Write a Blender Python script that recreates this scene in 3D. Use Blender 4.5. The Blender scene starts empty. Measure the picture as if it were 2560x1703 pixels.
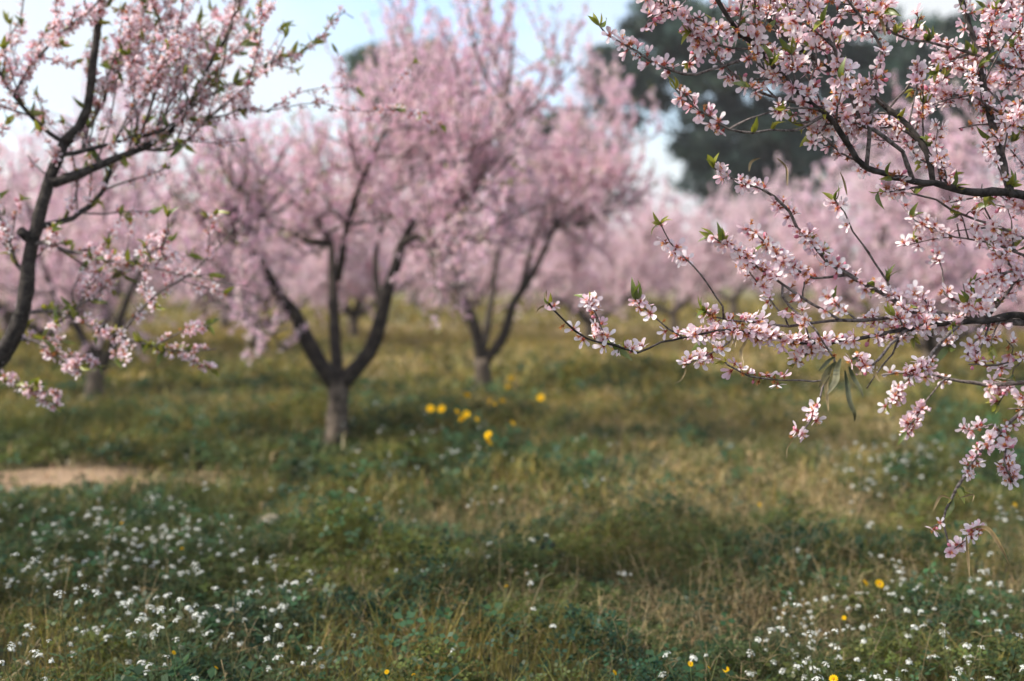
import bpy, math, random
import numpy as np
from mathutils import Vector

random.seed(11)
rng = np.random.default_rng(7)
R = math.radians
scene = bpy.context.scene
col = scene.collection

# ------------------------------------------------------------------ camera, sky, sun, exposure
FPX, CX, CY, HOR = 2844.0, 1280.0, 851.5, 680.0      # 40 mm lens on a 2560 px wide frame
CAM_H = 1.45
PITCH = math.atan((CY - HOR) / FPX)
cam_d = bpy.data.cameras.new('camera')
cam = bpy.data.objects.new('camera', cam_d)
col.objects.link(cam)
cam.location = (0, 0, CAM_H)
cam.rotation_euler = (math.pi / 2 - PITCH, 0, 0)
cam_d.lens = 40
cam_d.sensor_width = 36
cam_d.clip_end = 2000
cam_d.dof.use_dof = True
cam_d.dof.focus_distance = 3.06
cam_d.dof.aperture_fstop = 1.45
scene.camera = cam

SUN_EL, SUN_AZ = R(48), R(-102)          # azimuth from +Y towards +X: the sun stands on the left
sdir = Vector((math.sin(SUN_AZ) * math.cos(SUN_EL), math.cos(SUN_AZ) * math.cos(SUN_EL), math.sin(SUN_EL)))
sun_d = bpy.data.lights.new('sun', 'SUN')
sun_d.energy = 2.9
sun_d.angle = R(4)
sun_d.color = (1.0, 0.93, 0.82)
sun = bpy.data.objects.new('sun', sun_d)
col.objects.link(sun)
sun.location = sdir * 50
sun.rotation_euler = (-sdir).to_track_quat('-Z', 'Y').to_euler()

world = bpy.data.worlds.new('World')
scene.world = world
world.use_nodes = True
nt = world.node_tree
nt.nodes.clear()
wo = nt.nodes.new('ShaderNodeOutputWorld')
bg = nt.nodes.new('ShaderNodeBackground')
sky = nt.nodes.new('ShaderNodeTexSky')
sky.sky_type = 'NISHITA'
sky.sun_disc = False
sky.sun_elevation = SUN_EL
sky.sun_rotation = SUN_AZ
sky.air_density = 1.0
sky.dust_density = 2.2
tc = nt.nodes.new('ShaderNodeTexCoord')
mp = nt.nodes.new('ShaderNodeMapping')
mp.inputs['Scale'].default_value = (1.0, 1.0, 2.6)
mp.inputs['Location'].default_value = (0.35, 0.1, 0.12)
nz = nt.nodes.new('ShaderNodeTexNoise')
nz.inputs['Scale'].default_value = 2.6
nz.inputs['Detail'].default_value = 7
nz.inputs['Roughness'].default_value = 0.52
rp = nt.nodes.new('ShaderNodeValToRGB')
rp.color_ramp.elements[0].position = 0.38
rp.color_ramp.elements[1].position = 0.60
mx = nt.nodes.new('ShaderNodeMix')
mx.data_type = 'RGBA'
mx.inputs['B'].default_value = (2.9, 3.02, 3.14, 1)
nt.links.new(tc.outputs['Generated'], mp.inputs['Vector'])
nt.links.new(mp.outputs['Vector'], nz.inputs['Vector'])
nt.links.new(nz.outputs['Fac'], rp.inputs['Fac'])
nt.links.new(rp.outputs['Color'], mx.inputs['Factor'])
nt.links.new(sky.outputs['Color'], mx.inputs['A'])
nt.links.new(mx.outputs['Result'], bg.inputs['Color'])
bg.inputs['Strength'].default_value = 0.135
nt.links.new(bg.outputs['Background'], wo.inputs['Surface'])

vs = scene.view_settings
vs.view_transform = 'Standard'
vs.look = 'None'
vs.gamma = 1
vs.use_curve_mapping = False
vs.exposure = 1.28


# ------------------------------------------------------------------ helpers
def px(x, y, d):
    """native photograph pixel at camera depth d -> world point"""
    cp, sp = math.cos(PITCH), math.sin(PITCH)
    a, b = (x - CX) / FPX, (CY - y) / FPX
    return np.array((d * a, d * (cp + b * sp), CAM_H + d * (-sp + b * cp)))


def to_px(p):
    cp, sp = math.cos(PITCH), math.sin(PITCH)
    p = np.asarray(p, float)
    v = p - np.array((0, 0, CAM_H))
    d = v[..., 1] * cp - v[..., 2] * sp
    u = v[..., 1] * sp + v[..., 2] * cp
    return np.stack([CX + FPX * v[..., 0] / d, CY - FPX * u / d, d], -1)


def ground_px(x, y, z=0.0):
    """pixel -> point on the plane at height z"""
    d = 1.0
    a = px(x, y, 1.0) - np.array((0, 0, CAM_H))
    t = (z - CAM_H) / a[2]
    return np.array((0, 0, CAM_H)) + a * t


def gz(x, y):
    x = np.asarray(x, float); y = np.asarray(y, float)
    z = 0.035 * np.sin(x * 1.1 + 0.4) * np.cos(y * 0.9) + 0.02 * np.sin(x * 2.7 + y * 1.9) + 0.012 * np.sin(5.1 * x - 3.3 * y)
    z = z + 0.10 * np.sin(y * 0.19 + 0.7) * np.sin(x * 0.16 + 1.0) * np.clip((y - 8) / 10, 0, 1)
    return z


_perm = rng.random((64, 64))
def vnoise(x, y):
    x = np.asarray(x, float); y = np.asarray(y, float)
    xi = np.floor(x).astype(int); yi = np.floor(y).astype(int)
    fx = x - xi; fy = y - yi
    fx = fx * fx * (3 - 2 * fx); fy = fy * fy * (3 - 2 * fy)
    g = lambda i, j: _perm[(xi + i) % 64, (yi + j) % 64]
    return (g(0, 0) * (1 - fx) + g(1, 0) * fx) * (1 - fy) + (g(0, 1) * (1 - fx) + g(1, 1) * fx) * fy


def fbm(x, y):
    return (vnoise(x, y) + 0.5 * vnoise(2 * x + 7, 2 * y + 3) + 0.25 * vnoise(4 * x + 1, 4 * y + 9)) / 1.75


class MB:
    """collects vertices, faces, vertex colours; build() makes ONE mesh"""
    def __init__(self):
        self.v, self.f, self.c, self.n = [], [], [], 0

    def add(self, v, f, c=None):
        v = np.asarray(v, np.float32).reshape(-1, 3)
        if c is None:
            c = np.ones((len(v), 3), np.float32)
        c = np.asarray(c, np.float32)
        if c.ndim == 1:
            c = np.repeat(c[None], len(v), 0)
        fs = f if isinstance(f, list) else [f]
        for a in fs:
            a = np.asarray(a, np.int64)
            if a.size:
                self.f.append(a + self.n)
        self.v.append(v); self.c.append(c); self.n += len(v)
        return self

    def add_many(self, tmpl, pos, rot, scale, tint=None):
        """copies of one template (v, f list, c): pos (n,3), rot (n,3,3), scale (n,)"""
        tv, tf, tcol = tmpl
        n = len(pos)
        if n == 0:
            return self
        k = len(tv)
        V = np.einsum('nij,kj->nki', rot, tv) * np.asarray(scale)[:, None, None] + np.asarray(pos)[:, None, :]
        C = np.repeat(tcol[None], n, 0)
        if tint is not None:
            C = np.clip(C * np.asarray(tint)[:, None, :], 0, 1)
        off = (np.arange(n) * k)[:, None, None]
        fs = [(np.asarray(a)[None] + off).reshape(-1, np.asarray(a).shape[1]) for a in tf]
        return self.add(V.reshape(-1, 3), fs, C.reshape(-1, 3))

    def mesh(self, name, mats, smooth=False):
        me = bpy.data.meshes.new(name)
        v = np.concatenate(self.v); c = np.concatenate(self.c)
        me.vertices.add(len(v)); me.vertices.foreach_set('co', v.ravel())
        tot = np.concatenate([np.full(len(a), a.shape[1]) for a in self.f])
        loops = np.concatenate([a.ravel() for a in self.f])
        me.loops.add(len(loops)); me.loops.foreach_set('vertex_index', loops.astype(np.int32))
        me.polygons.add(len(tot))
        start = np.concatenate([[0], np.cumsum(tot)[:-1]])
        me.polygons.foreach_set('loop_start', start.astype(np.int32))
        if smooth:
            me.polygons.foreach_set('use_smooth', np.ones(len(tot), bool))
        at = me.attributes.new('Col', 'FLOAT_COLOR', 'POINT')
        at.data.foreach_set('color', np.concatenate([c, np.ones((len(c), 1), np.float32)], 1).ravel())
        me.materials.append(mats)
        me.update(calc_edges=True)
        return me

    def build(self, name, mat, parent=None, smooth=False, kind=None, loc=None):
        o = bpy.data.objects.new(name, self.mesh(name, mat, smooth))
        col.objects.link(o)
        if parent is not None:
            o.parent = parent
        if kind:
            o['kind'] = kind
        if loc is not None:
            o.location = loc
        return o


def place(name, me, parent=None, loc=(0, 0, 0), rot=None, scale=1.0):
    o = bpy.data.objects.new(name, me)
    col.objects.link(o)
    o.parent = parent
    o.location = loc
    if rot is not None:
        o.rotation_mode = 'QUATERNION'
        from mathutils import Matrix
        o.rotation_quaternion = Matrix([list(map(float, r)) for r in rot]).to_quaternion()
    o.scale = (scale,) * 3
    return o


def thing(name, label, cat, loc=(0, 0, 0), group=None, rz=0.0):
    o = bpy.data.objects.new(name, None)
    o.empty_display_size = 0.2
    col.objects.link(o)
    o.location = [float(a) for a in loc]
    o.rotation_euler = (0, 0, rz)
    o['label'] = label
    o['category'] = cat
    if group:
        o['group'] = group
    return o


def unit(v):
    v = np.asarray(v, float)
    return v / (np.linalg.norm(v, axis=-1, keepdims=True) + 1e-9)


def frames(z, roll=None):
    """rotation matrices whose local Z is the given direction"""
    z = unit(np.atleast_2d(z))
    ref = np.where(np.abs(z[:, 2:3]) < 0.9, np.array([[0, 0, 1.0]]), np.array([[1.0, 0, 0]]))
    x = unit(np.cross(ref, z))
    y = np.cross(z, x)
    if roll is None:
        roll = rng.random(len(z)) * 2 * math.pi
    c, s = np.cos(roll)[:, None], np.sin(roll)[:, None]
    x2 = x * c + y * s
    y2 = -x * s + y * c
    return np.stack([x2, y2, z], -1)


def smooth_line(P, rad, step):
    """Catmull-Rom resample of a polyline with radii"""
    P = np.asarray(P, float); rad = np.asarray(rad, float)
    if len(P) == 2:
        P = np.array([P[0], P.mean(0), P[1]]); rad = np.array([rad[0], rad.mean(), rad[1]])
    E = np.vstack([2 * P[0] - P[1], P, 2 * P[-1] - P[-2]])
    out, ro = [], []
    for i in range(len(P) - 1):
        p0, p1, p2, p3 = E[i:i + 4]
        n = max(1, int(np.linalg.norm(p2 - p1) / step))
        for k in range(n):
            t = k / n
            out.append(0.5 * (2 * p1 + (p2 - p0) * t + (2 * p0 - 5 * p1 + 4 * p2 - p3) * t * t + (3 * p1 - p0 - 3 * p2 + p3) * t ** 3))
            ro.append(rad[i] * (1 - t) + rad[i + 1] * t)
    out.append(P[-1]); ro.append(rad[-1])
    return np.array(out), np.array(ro)


def tube(mb, P, rad, sides=6, c=(1, 1, 1), bump=0.0):
    P = np.asarray(P, float); n = len(P)
    T = unit(np.gradient(P, axis=0))
    ref = np.array((0.0, 1.0, 0.12)) if abs(T[0][1]) < 0.8 else np.array((1.0, 0, 0.1))
    X = np.empty_like(P); x = ref
    for i in range(n):
        x = x - T[i] * np.dot(x, T[i]); x = x / (np.linalg.norm(x) + 1e-9); X[i] = x
    Y = np.cross(T, X)
    a = np.arange(sides) * 2 * math.pi / sides
    rr = np.asarray(rad, float)[:, None] * np.ones((n, sides))
    if bump:
        rr = rr * (1 + bump * (rng.random((n, sides)) - 0.5) + bump * 0.8 * (rng.random((n, 1)) - 0.5))
    V = P[:, None] + X[:, None] * (np.cos(a)[None, :, None] * rr[..., None]) + Y[:, None] * (np.sin(a)[None, :, None] * rr[..., None])
    V = np.concatenate([V.reshape(-1, 3), P[:1], P[-1:]])
    i = np.arange(n - 1)[:, None] * sides; j = np.arange(sides)[None]; j2 = (j + 1) % sides
    q = np.stack([i + j, i + j2, i + sides + j2, i + sides + j], -1).reshape(-1, 4)
    s = np.arange(sides); s2 = (s + 1) % sides
    cap0 = np.stack([np.full(sides, n * sides), s2, s], -1)
    b = (n - 1) * sides
    cap1 = np.stack([np.full(sides, n * sides + 1), b + s, b + s2], -1)
    mb.add(V, [q, np.concatenate([cap0, cap1])], np.asarray(c, float))


# ------------------------------------------------------------------ materials
def new_mat(name):
    m = bpy.data.materials.new(name)
    m.use_nodes = True
    m.node_tree.nodes.clear()
    return m, m.node_tree


def foliage_mat(name, trans=0.35, gloss=0.0, var=0.25, vscale=9.0, tcol=(1, 1, 1)):
    """vertex colour x soft noise, diffuse + translucent"""
    m, t = new_mat(name)
    o = t.nodes.new('ShaderNodeOutputMaterial')
    a = t.nodes.new('ShaderNodeAttribute'); a.attribute_name = 'Col'
    n = t.nodes.new('ShaderNodeTexNoise'); n.inputs['Scale'].default_value = vscale; n.inputs['Detail'].default_value = 3
    g = t.nodes.new('ShaderNodeNewGeometry')
    t.links.new(g.outputs['Position'], n.inputs['Vector'])
    mr = t.nodes.new('ShaderNodeMapRange')
    mr.inputs['From Min'].default_value = 0.3; mr.inputs['From Max'].default_value = 0.7
    mr.inputs['To Min'].default_value = 1 - var; mr.inputs['To Max'].default_value = 1 + var * 0.6
    t.links.new(n.outputs['Fac'], mr.inputs['Value'])
    mu = t.nodes.new('ShaderNodeMix'); mu.data_type = 'RGBA'; mu.blend_type = 'MULTIPLY'; mu.inputs['Factor'].default_value = 1
    t.links.new(a.outputs['Color'], mu.inputs['A']); t.links.new(mr.outputs['Result'], mu.inputs['B'])
    d = t.nodes.new('ShaderNodeBsdfDiffuse'); tr = t.nodes.new('ShaderNodeBsdfTranslucent')
    mt = t.nodes.new('ShaderNodeMix'); mt.data_type = 'RGBA'; mt.blend_type = 'MULTIPLY'; mt.inputs['Factor'].default_value = 1
    mt.inputs['B'].default_value = (*tcol, 1)
    t.links.new(mu.outputs['Result'], mt.inputs['A'])
    t.links.new(mu.outputs['Result'], d.inputs['Color']); t.links.new(mt.outputs['Result'], tr.inputs['Color'])
    ms = t.nodes.new('ShaderNodeMixShader'); ms.inputs['Fac'].default_value = trans
    t.links.new(d.outputs[0], ms.inputs[1]); t.links.new(tr.outputs[0], ms.inputs[2])
    last = ms
    if gloss:
        gl = t.nodes.new('ShaderNodeBsdfGlossy'); gl.inputs['Roughness'].default_value = 0.42
        m2 = t.nodes.new('ShaderNodeMixShader'); m2.inputs['Fac'].default_value = gloss
        t.links.new(ms.outputs[0], m2.inputs[1]); t.links.new(gl.outputs[0], m2.inputs[2])
        last = m2
    t.links.new(last.outputs[0], o.inputs['Surface'])
    return m


def bark_mat(name, dark, light, scale=30.0, bump=0.5):
    m, t = new_mat(name)
    o = t.nodes.new('ShaderNodeOutputMaterial')
    b = t.nodes.new('ShaderNodeBsdfPrincipled'); b.inputs['Roughness'].default_value = 0.85
    b.inputs['Specular IOR Level'].default_value = 0.25
    g = t.nodes.new('ShaderNodeNewGeometry')
    n = t.nodes.new('ShaderNodeTexNoise'); n.inputs['Scale'].default_value = scale; n.inputs['Detail'].default_value = 6; n.inputs['Roughness'].default_value = 0.65
    t.links.new(g.outputs['Position'], n.inputs['Vector'])
    r = t.nodes.new('ShaderNodeValToRGB')
    r.color_ramp.elements[0].position = 0.38; r.color_ramp.elements[0].color = (*dark, 1)
    r.color_ramp.elements[1].position = 0.68; r.color_ramp.elements[1].color = (*light, 1)
    t.links.new(n.outputs['Fac'], r.inputs['Fac']); t.links.new(r.outputs['Color'], b.inputs['Base Color'])
    bp = t.nodes.new('ShaderNodeBump'); bp.inputs['Strength'].default_value = bump; bp.inputs['Distance'].default_value = 0.01
    t.links.new(n.outputs['Fac'], bp.inputs['Height']); t.links.new(bp.outputs['Normal'], b.inputs['Normal'])
    t.links.new(b.outputs[0], o.inputs['Surface'])
    return m


M_PETAL = foliage_mat('almond_petal', 0.42, 0.0, 0.10, 14.0, (1.0, 0.86, 0.90))
M_FAR_PETAL = foliage_mat('far_almond_petal', 0.5, 0.0, 0.16, 2.2, (1.0, 0.86, 0.90))
M_LEAF = foliage_mat('young_leaf', 0.40, 0.05, 0.25, 40.0, (1.0, 1.0, 0.6))
M_DRY = foliage_mat('dry_leaf', 0.22, 0.03, 0.35, 60.0)
M_GRASS = foliage_mat('meadow_leaf', 0.30, 0.012, 0.35, 1.7, (1.0, 1.0, 0.6))
M_WHITE = foliage_mat('white_flower', 0.30, 0.0, 0.06, 30.0)
M_PINE = foliage_mat('pine_needles', 0.15, 0.02, 0.35, 0.9)
M_TWIG = bark_mat('almond_twig_bark', (0.050, 0.036, 0.034), (0.27, 0.23, 0.21), 90.0, 0.6)
M_LIMB = bark_mat('almond_limb_bark', (0.018, 0.015, 0.013), (0.082, 0.068, 0.060), 45.0, 0.7)
M_TRUNK = bark_mat('almond_trunk_bark', (0.016, 0.012, 0.010), (0.070, 0.054, 0.042), 16.0, 1.0)
M_SUNLIT_BOLE = bark_mat('almond_sunlit_bole_bark', (0.036, 0.027, 0.020), (0.165, 0.128, 0.096), 14.0, 1.0)  # paler copy of the trunk bark, sun on the bole put into the colour
M_PINEBARK = bark_mat('pine_bark', (0.05, 0.04, 0.035), (0.17, 0.14, 0.12), 4.0, 1.0)


def soil_mat():
    m, t = new_mat('meadow_soil')
    o = t.nodes.new('ShaderNodeOutputMaterial')
    b = t.nodes.new('ShaderNodeBsdfPrincipled'); b.inputs['Roughness'].default_value = 0.95
    b.inputs['Specular IOR Level'].default_value = 0.1
    a = t.nodes.new('ShaderNodeAttribute'); a.attribute_name = 'Col'
    g = t.nodes.new('ShaderNodeNewGeometry')
    n = t.nodes.new('ShaderNodeTexNoise'); n.inputs['Scale'].default_value = 9; n.inputs['Detail'].default_value = 8; n.inputs['Roughness'].default_value = 0.7
    t.links.new(g.outputs['Position'], n.inputs['Vector'])
    mr = t.nodes.new('ShaderNodeMapRange'); mr.inputs['From Min'].default_value = 0.3; mr.inputs['From Max'].default_value = 0.7
    mr.inputs['To Min'].default_value = 0.6; mr.inputs['To Max'].default_value = 1.25
    t.links.new(n.outputs['Fac'], mr.inputs['Value'])
    mu = t.nodes.new('ShaderNodeMix'); mu.data_type = 'RGBA'; mu.blend_type = 'MULTIPLY'; mu.inputs['Factor'].default_value = 1
    t.links.new(a.outputs['Color'], mu.inputs['A']); t.links.new(mr.outputs['Result'], mu.inputs['B'])
    t.links.new(mu.outputs['Result'], b.inputs['Base Color'])
    bp = t.nodes.new('ShaderNodeBump'); bp.inputs['Strength'].default_value = 0.8; bp.inputs['Distance'].default_value = 0.03
    t.links.new(n.outputs['Fac'], bp.inputs['Height']); t.links.new(bp.outputs['Normal'], b.inputs['Normal'])
    t.links.new(b.outputs[0], o.inputs['Surface'])
    return m


M_SOIL = soil_mat()
M_STONE = bark_mat('pale_stone', (0.24, 0.20, 0.15), (0.44, 0.38, 0.29), 25.0, 0.4)


# ------------------------------------------------------------------ where the meadow is dry, bare, green or painted sunlit gold
def blob(x, y, cx, cy, rx, ry):
    return np.exp(-(((x - cx) / rx) ** 2 + ((y - cy) / ry) ** 2))


def straw_sun_w(x, y):
    s = 1.9 * blob(x, y, 1.9, 10.0, 2.0, 2.4) + 1.6 * blob(x, y, 1.35, 6.9, 0.8, 0.7) + 0.5 * blob(x, y, 0.75, 4.6, 0.7, 0.6)
    s = s + 1.4 * blob(x, y, -2.9, 11.6, 2.2, 1.2) + 0.3 * blob(x, y, 1.9, 4.8, 0.8, 0.9) + 0.95 * blob(x, y, -0.4, 18.5, 4, 4) + 0.8 * blob(x, y, 4, 18.5, 3, 5)  # wide midfield blobs also put sunlit gold into the straw colour
    s = s + 0.5 * blob(x, y, -2.4, 7.7, 0.8, 0.5) + 0.35 * blob(x, y, 0.3, 6.6, 1.2, 0.5)
    s = s * np.clip(0.15 + 1.7 * (fbm(x * 2.1 + 5, y * 1.5) - 0.18), 0.05, 1.6) - 0.8 * blob(x, y, -1.35, 8.1, 1.0, 0.45) - 0.8 * blob(x, y, 1.2, 14.6, 1.6, 0.8) - 0.5 * blob(x, y, -2.0, 4.6, 1.4, 1.2)
    return np.clip(s + 0.9 * np.clip(fbm(x * 1.9, y * 1.4 + 4) - 0.55, 0, 1) + 0.40 * np.clip((y - 11) / 9, 0, 1), 0, 1)  # last term rises with distance, painting the sunlit midfield


def bare_w(x, y):
    s = 2.6 * blob(x, y, -3.2, 7.9, 1.25, 0.42) + 1.0 * blob(x, y, 3.9, 19.5, 1.0, 1.2) + 0.6 * blob(x, y, -2.3, 18.5, 1.5, 1.0) + 0.45 * blob(x, y, -1.0, 6.75, 0.5, 0.18)
    return np.clip(s * np.clip(2.6 * (fbm(x * 2.3 + 1, y * 3.6) - 0.27), 0, 1.3) * (0.45 + 0.9 * vnoise(x * 9, y * 9)), 0, 1)


def build_ground():
    def sheet(xs, ys):
        X, Y = np.meshgrid(xs, ys)
        Z = gz(X, Y)
        s, b = straw_sun_w(X, Y)[..., None], bare_w(X, Y)[..., None]
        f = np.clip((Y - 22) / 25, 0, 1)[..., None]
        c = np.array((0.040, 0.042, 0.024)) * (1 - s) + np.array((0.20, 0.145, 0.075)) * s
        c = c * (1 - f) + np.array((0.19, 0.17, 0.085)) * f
        c = c * (1 - b) + np.array((0.28, 0.195, 0.125)) * b
        nx, ny = len(xs), len(ys)
        i = np.arange(ny - 1)[:, None] * nx + np.arange(nx - 1)[None]
        q = np.stack([i, i + 1, i + nx + 1, i + nx], -1).reshape(-1, 4)
        return np.stack([X, Y, Z], -1).reshape(-1, 3), q, c.reshape(-1, 3)
    far = np.concatenate([-np.geomspace(600, 32, 14), np.linspace(-30, -10, 30), np.linspace(-9.9, 9.9, 130), np.linspace(10, 30, 30), np.geomspace(32, 600, 14)])
    ys = np.concatenate([[-60, -30, -15, -6], np.linspace(-2, 2, 8), np.linspace(2.2, 16, 110), np.linspace(16.5, 40, 50), np.geomspace(42, 900, 16)])
    mb = MB(); v, q, c = sheet(far, ys); mb.add(v, q, c)
    mb.build('ground', M_SOIL, smooth=True, kind='structure')


build_ground()


def pick_ground(n, d0, d1, margin=0.6, pw=1.0):
    """random ground points inside the view wedge between two distances"""
    u = rng.random(n) ** pw
    y = np.sqrt(d0 ** 2 + u * (d1 ** 2 - d0 ** 2))
    x = (rng.random(n) * 2 - 1) * (y * 0.46 + margin)
    return x, y


# ------------------------------------------------------------------ meadow stuff
def blades(mb, x, y, h, w, lean, colr, curl=0.5, z0=None):
    n = len(x)
    z = gz(x, y) - 0.01 if z0 is None else z0
    a = rng.random(n) * 2 * math.pi
    b = rng.random(n) * 2 * math.pi
    side = np.stack([np.cos(a), np.sin(a), np.zeros(n)], -1) * (w / 2)[:, None]
    ld = np.stack([np.cos(b), np.sin(b), np.zeros(n)], -1)
    p0 = np.stack([x, y, z], -1)
    up = np.array((0, 0, 1.0))
    p1 = p0 + up * (h * 0.55)[:, None] + ld * (lean * h * 0.25)[:, None]
    p2 = p0 + up * (h * (1 - curl * lean * 0.35))[:, None] + ld * (lean * h * 0.9)[:, None]
    V = np.stack([p0 - side, p0 + side, p1 + side * 0.8, p1 - side * 0.8, p2], 1)
    off = (np.arange(n) * 5)[:, None]
    q = off + np.array([[0, 1, 2, 3]]); t = off + np.array([[3, 2, 4]])
    C = np.repeat(colr[:, None, :], 5, 1) * np.array([0.8, 0.8, 1, 1, 1.1])[None, :, None]
    mb.add(V.reshape(-1, 3), [q, t], C.reshape(-1, 3))


def jitter(base, n, amt=0.25):
    b = np.asarray(base, float)
    return np.clip(b[None] * (1 + amt * (rng.random((n, 1)) * 2 - 1)) * (1 + 0.12 * (rng.random((n, 3)) * 2 - 1)), 0, 1)


# clover leaf template: three leaflets
def clover_template():
    v, f = [], []
    for k in range(3):
        a = k * 2.094
        d = np.array((math.cos(a), math.sin(a), 0.18)); s = np.array((-math.sin(a), math.cos(a), 0.0))
        i = len(v)
        v += [d * 0.08, d * 0.6 + s * 0.36, d * 1.0 - np.array((0, 0, 0.06)), d * 0.6 - s * 0.36]
        f.append([i, i + 1, i + 2, i + 3])
    return np.array(v), [np.array(f)], np.ones((len(v), 3))


CLOVER = clover_template()


def hummock(x, y):
    c = 0.22 * blob(x, y, -1.35, 8.1, 0.9, 0.35) + 0.28 * blob(x, y, 1.2, 14.6, 1.5, 0.7) + 0.2 * blob(x, y, -1.2, 10.2, 1.0, 0.8) + 0.2 * blob(x, y, -3.6, 9.6, 1.2, 0.5)
    low = 1 - 0.85 * np.clip(blob(x, y, -1.38, 8.6, 0.5, 0.8) + blob(x, y, -3.4, 7.55, 1.1, 0.5), 0, 1)
    return low * c + low * (0.04 + 0.13 * np.clip(fbm(x * 1.6 + 3, y * 1.6 + 8) * 1.5 - 0.35, 0, 1) ** 1.2 + 0.15 * np.clip(fbm(x * 3.6 + 1, y * 3.0 + 5) * 2.2 - 0.8, 0, 1))


def sow(n, d0, d1, keep, pw=1.0):
    x, y = pick_ground(n, d0, d1, pw=pw)
    k = rng.random(n) < keep(x, y)
    return x[k], y[k]


def build_meadow():
    green = lambda x, y: np.clip(1.0 - 0.8 * straw_sun_w(x, y), 0, 1) * (1 - bare_w(x, y))
    # broad leafy ground cover
    mb = MB()
    for n, d0, d1, sc in ((88000, 2.9, 6.5, 0.019), (60000, 6.5, 11.5, 0.034), (32000, 11.5, 22, 0.062)):
        x, y = sow(n, d0, d1, lambda x, y: green(x, y) * (0.25 + 0.75 * (fbm(x * 1.7, y * 1.5) > 0.42)))
        n2 = len(x)
        z = gz(x, y) + hummock(x, y) * (0.35 + 0.65 * rng.random(n2))
        nrm = np.stack([rng.normal(0, 0.45, n2), rng.normal(0, 0.45, n2), np.ones(n2)], -1)
        t = np.clip((fbm(x * 2.2 + 11, y * 1.8) - 0.5) * 2.4 + 0.45, 0, 1)[:, None]
        c = jitter((0.020, 0.052, 0.030), n2, 0.6) * (1 - t) + jitter((0.095, 0.110, 0.026), n2, 0.5) * t
        mb.add_many(CLOVER, np.stack([x, y, z], -1), frames(nrm), sc * (0.6 + 0.8 * rng.random(n2)), c)
    for n, d0, d1, sc in ((5200, 2.9, 7, 0.034), (9000, 7, 14, 0.060)):
        x, y = sow(n, d0, d1, lambda x, y: green(x, y) * (fbm(x * 2.6 + 21, y * 2.2) > 0.52))
        n2 = len(x)
        z = gz(x, y) + hummock(x, y) * (0.6 + 0.6 * rng.random(n2)) + 0.02
        nrm = np.stack([rng.normal(0, 0.5, n2), rng.normal(0, 0.5, n2) - 0.2, np.ones(n2)], -1)
        mb.add_many(CLOVER, np.stack([x, y, z], -1), frames(nrm), sc * (0.6 + 0.8 * rng.random(n2)), jitter((0.034, 0.074, 0.034), n2, 0.6))
    o = mb.build('clover_cover', M_GRASS, kind='stuff')
    o['label'] = 'low dark green clover leaves covering the orchard floor'; o['category'] = 'clover'
    # green grass and stalks
    mb = MB()
    for n, d0, d1, hh, w in ((30000, 2.9, 6.5, 0.15, 0.0030), (46000, 6.5, 12, 0.19, 0.008), (42000, 12, 26, 0.20, 0.022), (22000, 26, 60, 0.22, 0.06)):
        x, y = sow(n, d0, d1, lambda x, y: 0.35 + 0.65 * green(x, y) - 0.9 * bare_w(x, y))
        n2 = len(x)
        t = np.clip((fbm(x * 1.9 + 2, y * 1.5 + 6) - 0.5) * 1.9 + 0.42 - 0.08 + 0.62 * np.clip((y - 6) / 8, 0, 1), 0, 1)[:, None]  # yellower with distance, sunlight painted into the grass colour
        c = jitter((0.045, 0.080, 0.032), n2, 0.4) * (1 - t) + jitter((0.31, 0.245, 0.07), n2, 0.35) * t
        h = (hummock(x, y) * 0.9 + hh * 0.5 * (1 - 0.75 * np.clip(blob(x, y, -1.38, 8.6, 0.5, 0.8) + blob(x, y, -3.4, 7.5, 1.1, 0.5), 0, 1))) * (0.45 + 0.9 * rng.random(n2))
        blades(mb, x, y, h, w * (0.6 + 0.8 * rng.random(n2)), 0.25 + 0.6 * rng.random(n2), c)
    o = mb.build('green_grass', M_GRASS, kind='stuff')
    o['label'] = 'soft green grass growing between the almond trees'; o['category'] = 'grass'
    # dry straw
    mb = MB()
    for n, d0, d1, hh, w in ((38000, 2.9, 6.5, 0.19, 0.0024), (56000, 6.5, 13, 0.20, 0.0052), (44000, 13, 30, 0.20, 0.016)):
        x, y = sow(n, d0, d1, lambda x, y: (0.10 + 0.9 * straw_sun_w(x, y)) * (1 - 0.75 * bare_w(x, y)))
        n2 = len(x)
        c = jitter((0.48, 0.36, 0.175), n2, 0.4)
        h = hh * (0.4 + 0.9 * rng.random(n2))
        blades(mb, x, y, h, w * (0.6 + 0.8 * rng.random(n2)), 0.5 + 1.3 * rng.random(n2), c, 0.9)
    # short flattened straw on the bare soil
    x, y = sow(60000, 6.5, 24, lambda x, y: 0.45 * bare_w(x, y)); n2 = len(x)
    blades(mb, x, y, 0.05 + 0.05 * rng.random(n2), 0.006 + 0.008 * rng.random(n2), 0.8 + 1.2 * rng.random(n2), jitter((0.40, 0.285, 0.165), n2, 0.5), 0.9)
    o = mb.build('dry_grass', M_DRY, kind='stuff')
    o['label'] = 'dry straw coloured grass lying in patches over the meadow, also standing for the sunlit midfield'; o['category'] = 'dry grass'
    # dry curled seed stalks in front
    mb = MB()
    xs, ys = [], []
    for (cx_, cy_, r_, k) in ((0.75, 4.4, 0.75, 150), (1.6, 4.6, 0.8, 150), (-0.3, 4.3, 0.5, 45), (1.3, 6.6, 0.8, 90), (-1.6, 4.6, 0.9, 55), (0.2, 6.0, 1.2, 60)):
        xs.append(cx_ + rng.normal(0, r_ * 0.6, k)); ys.append(np.maximum(3.3, cy_ + rng.normal(0, r_ * 0.6, k)))
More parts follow.
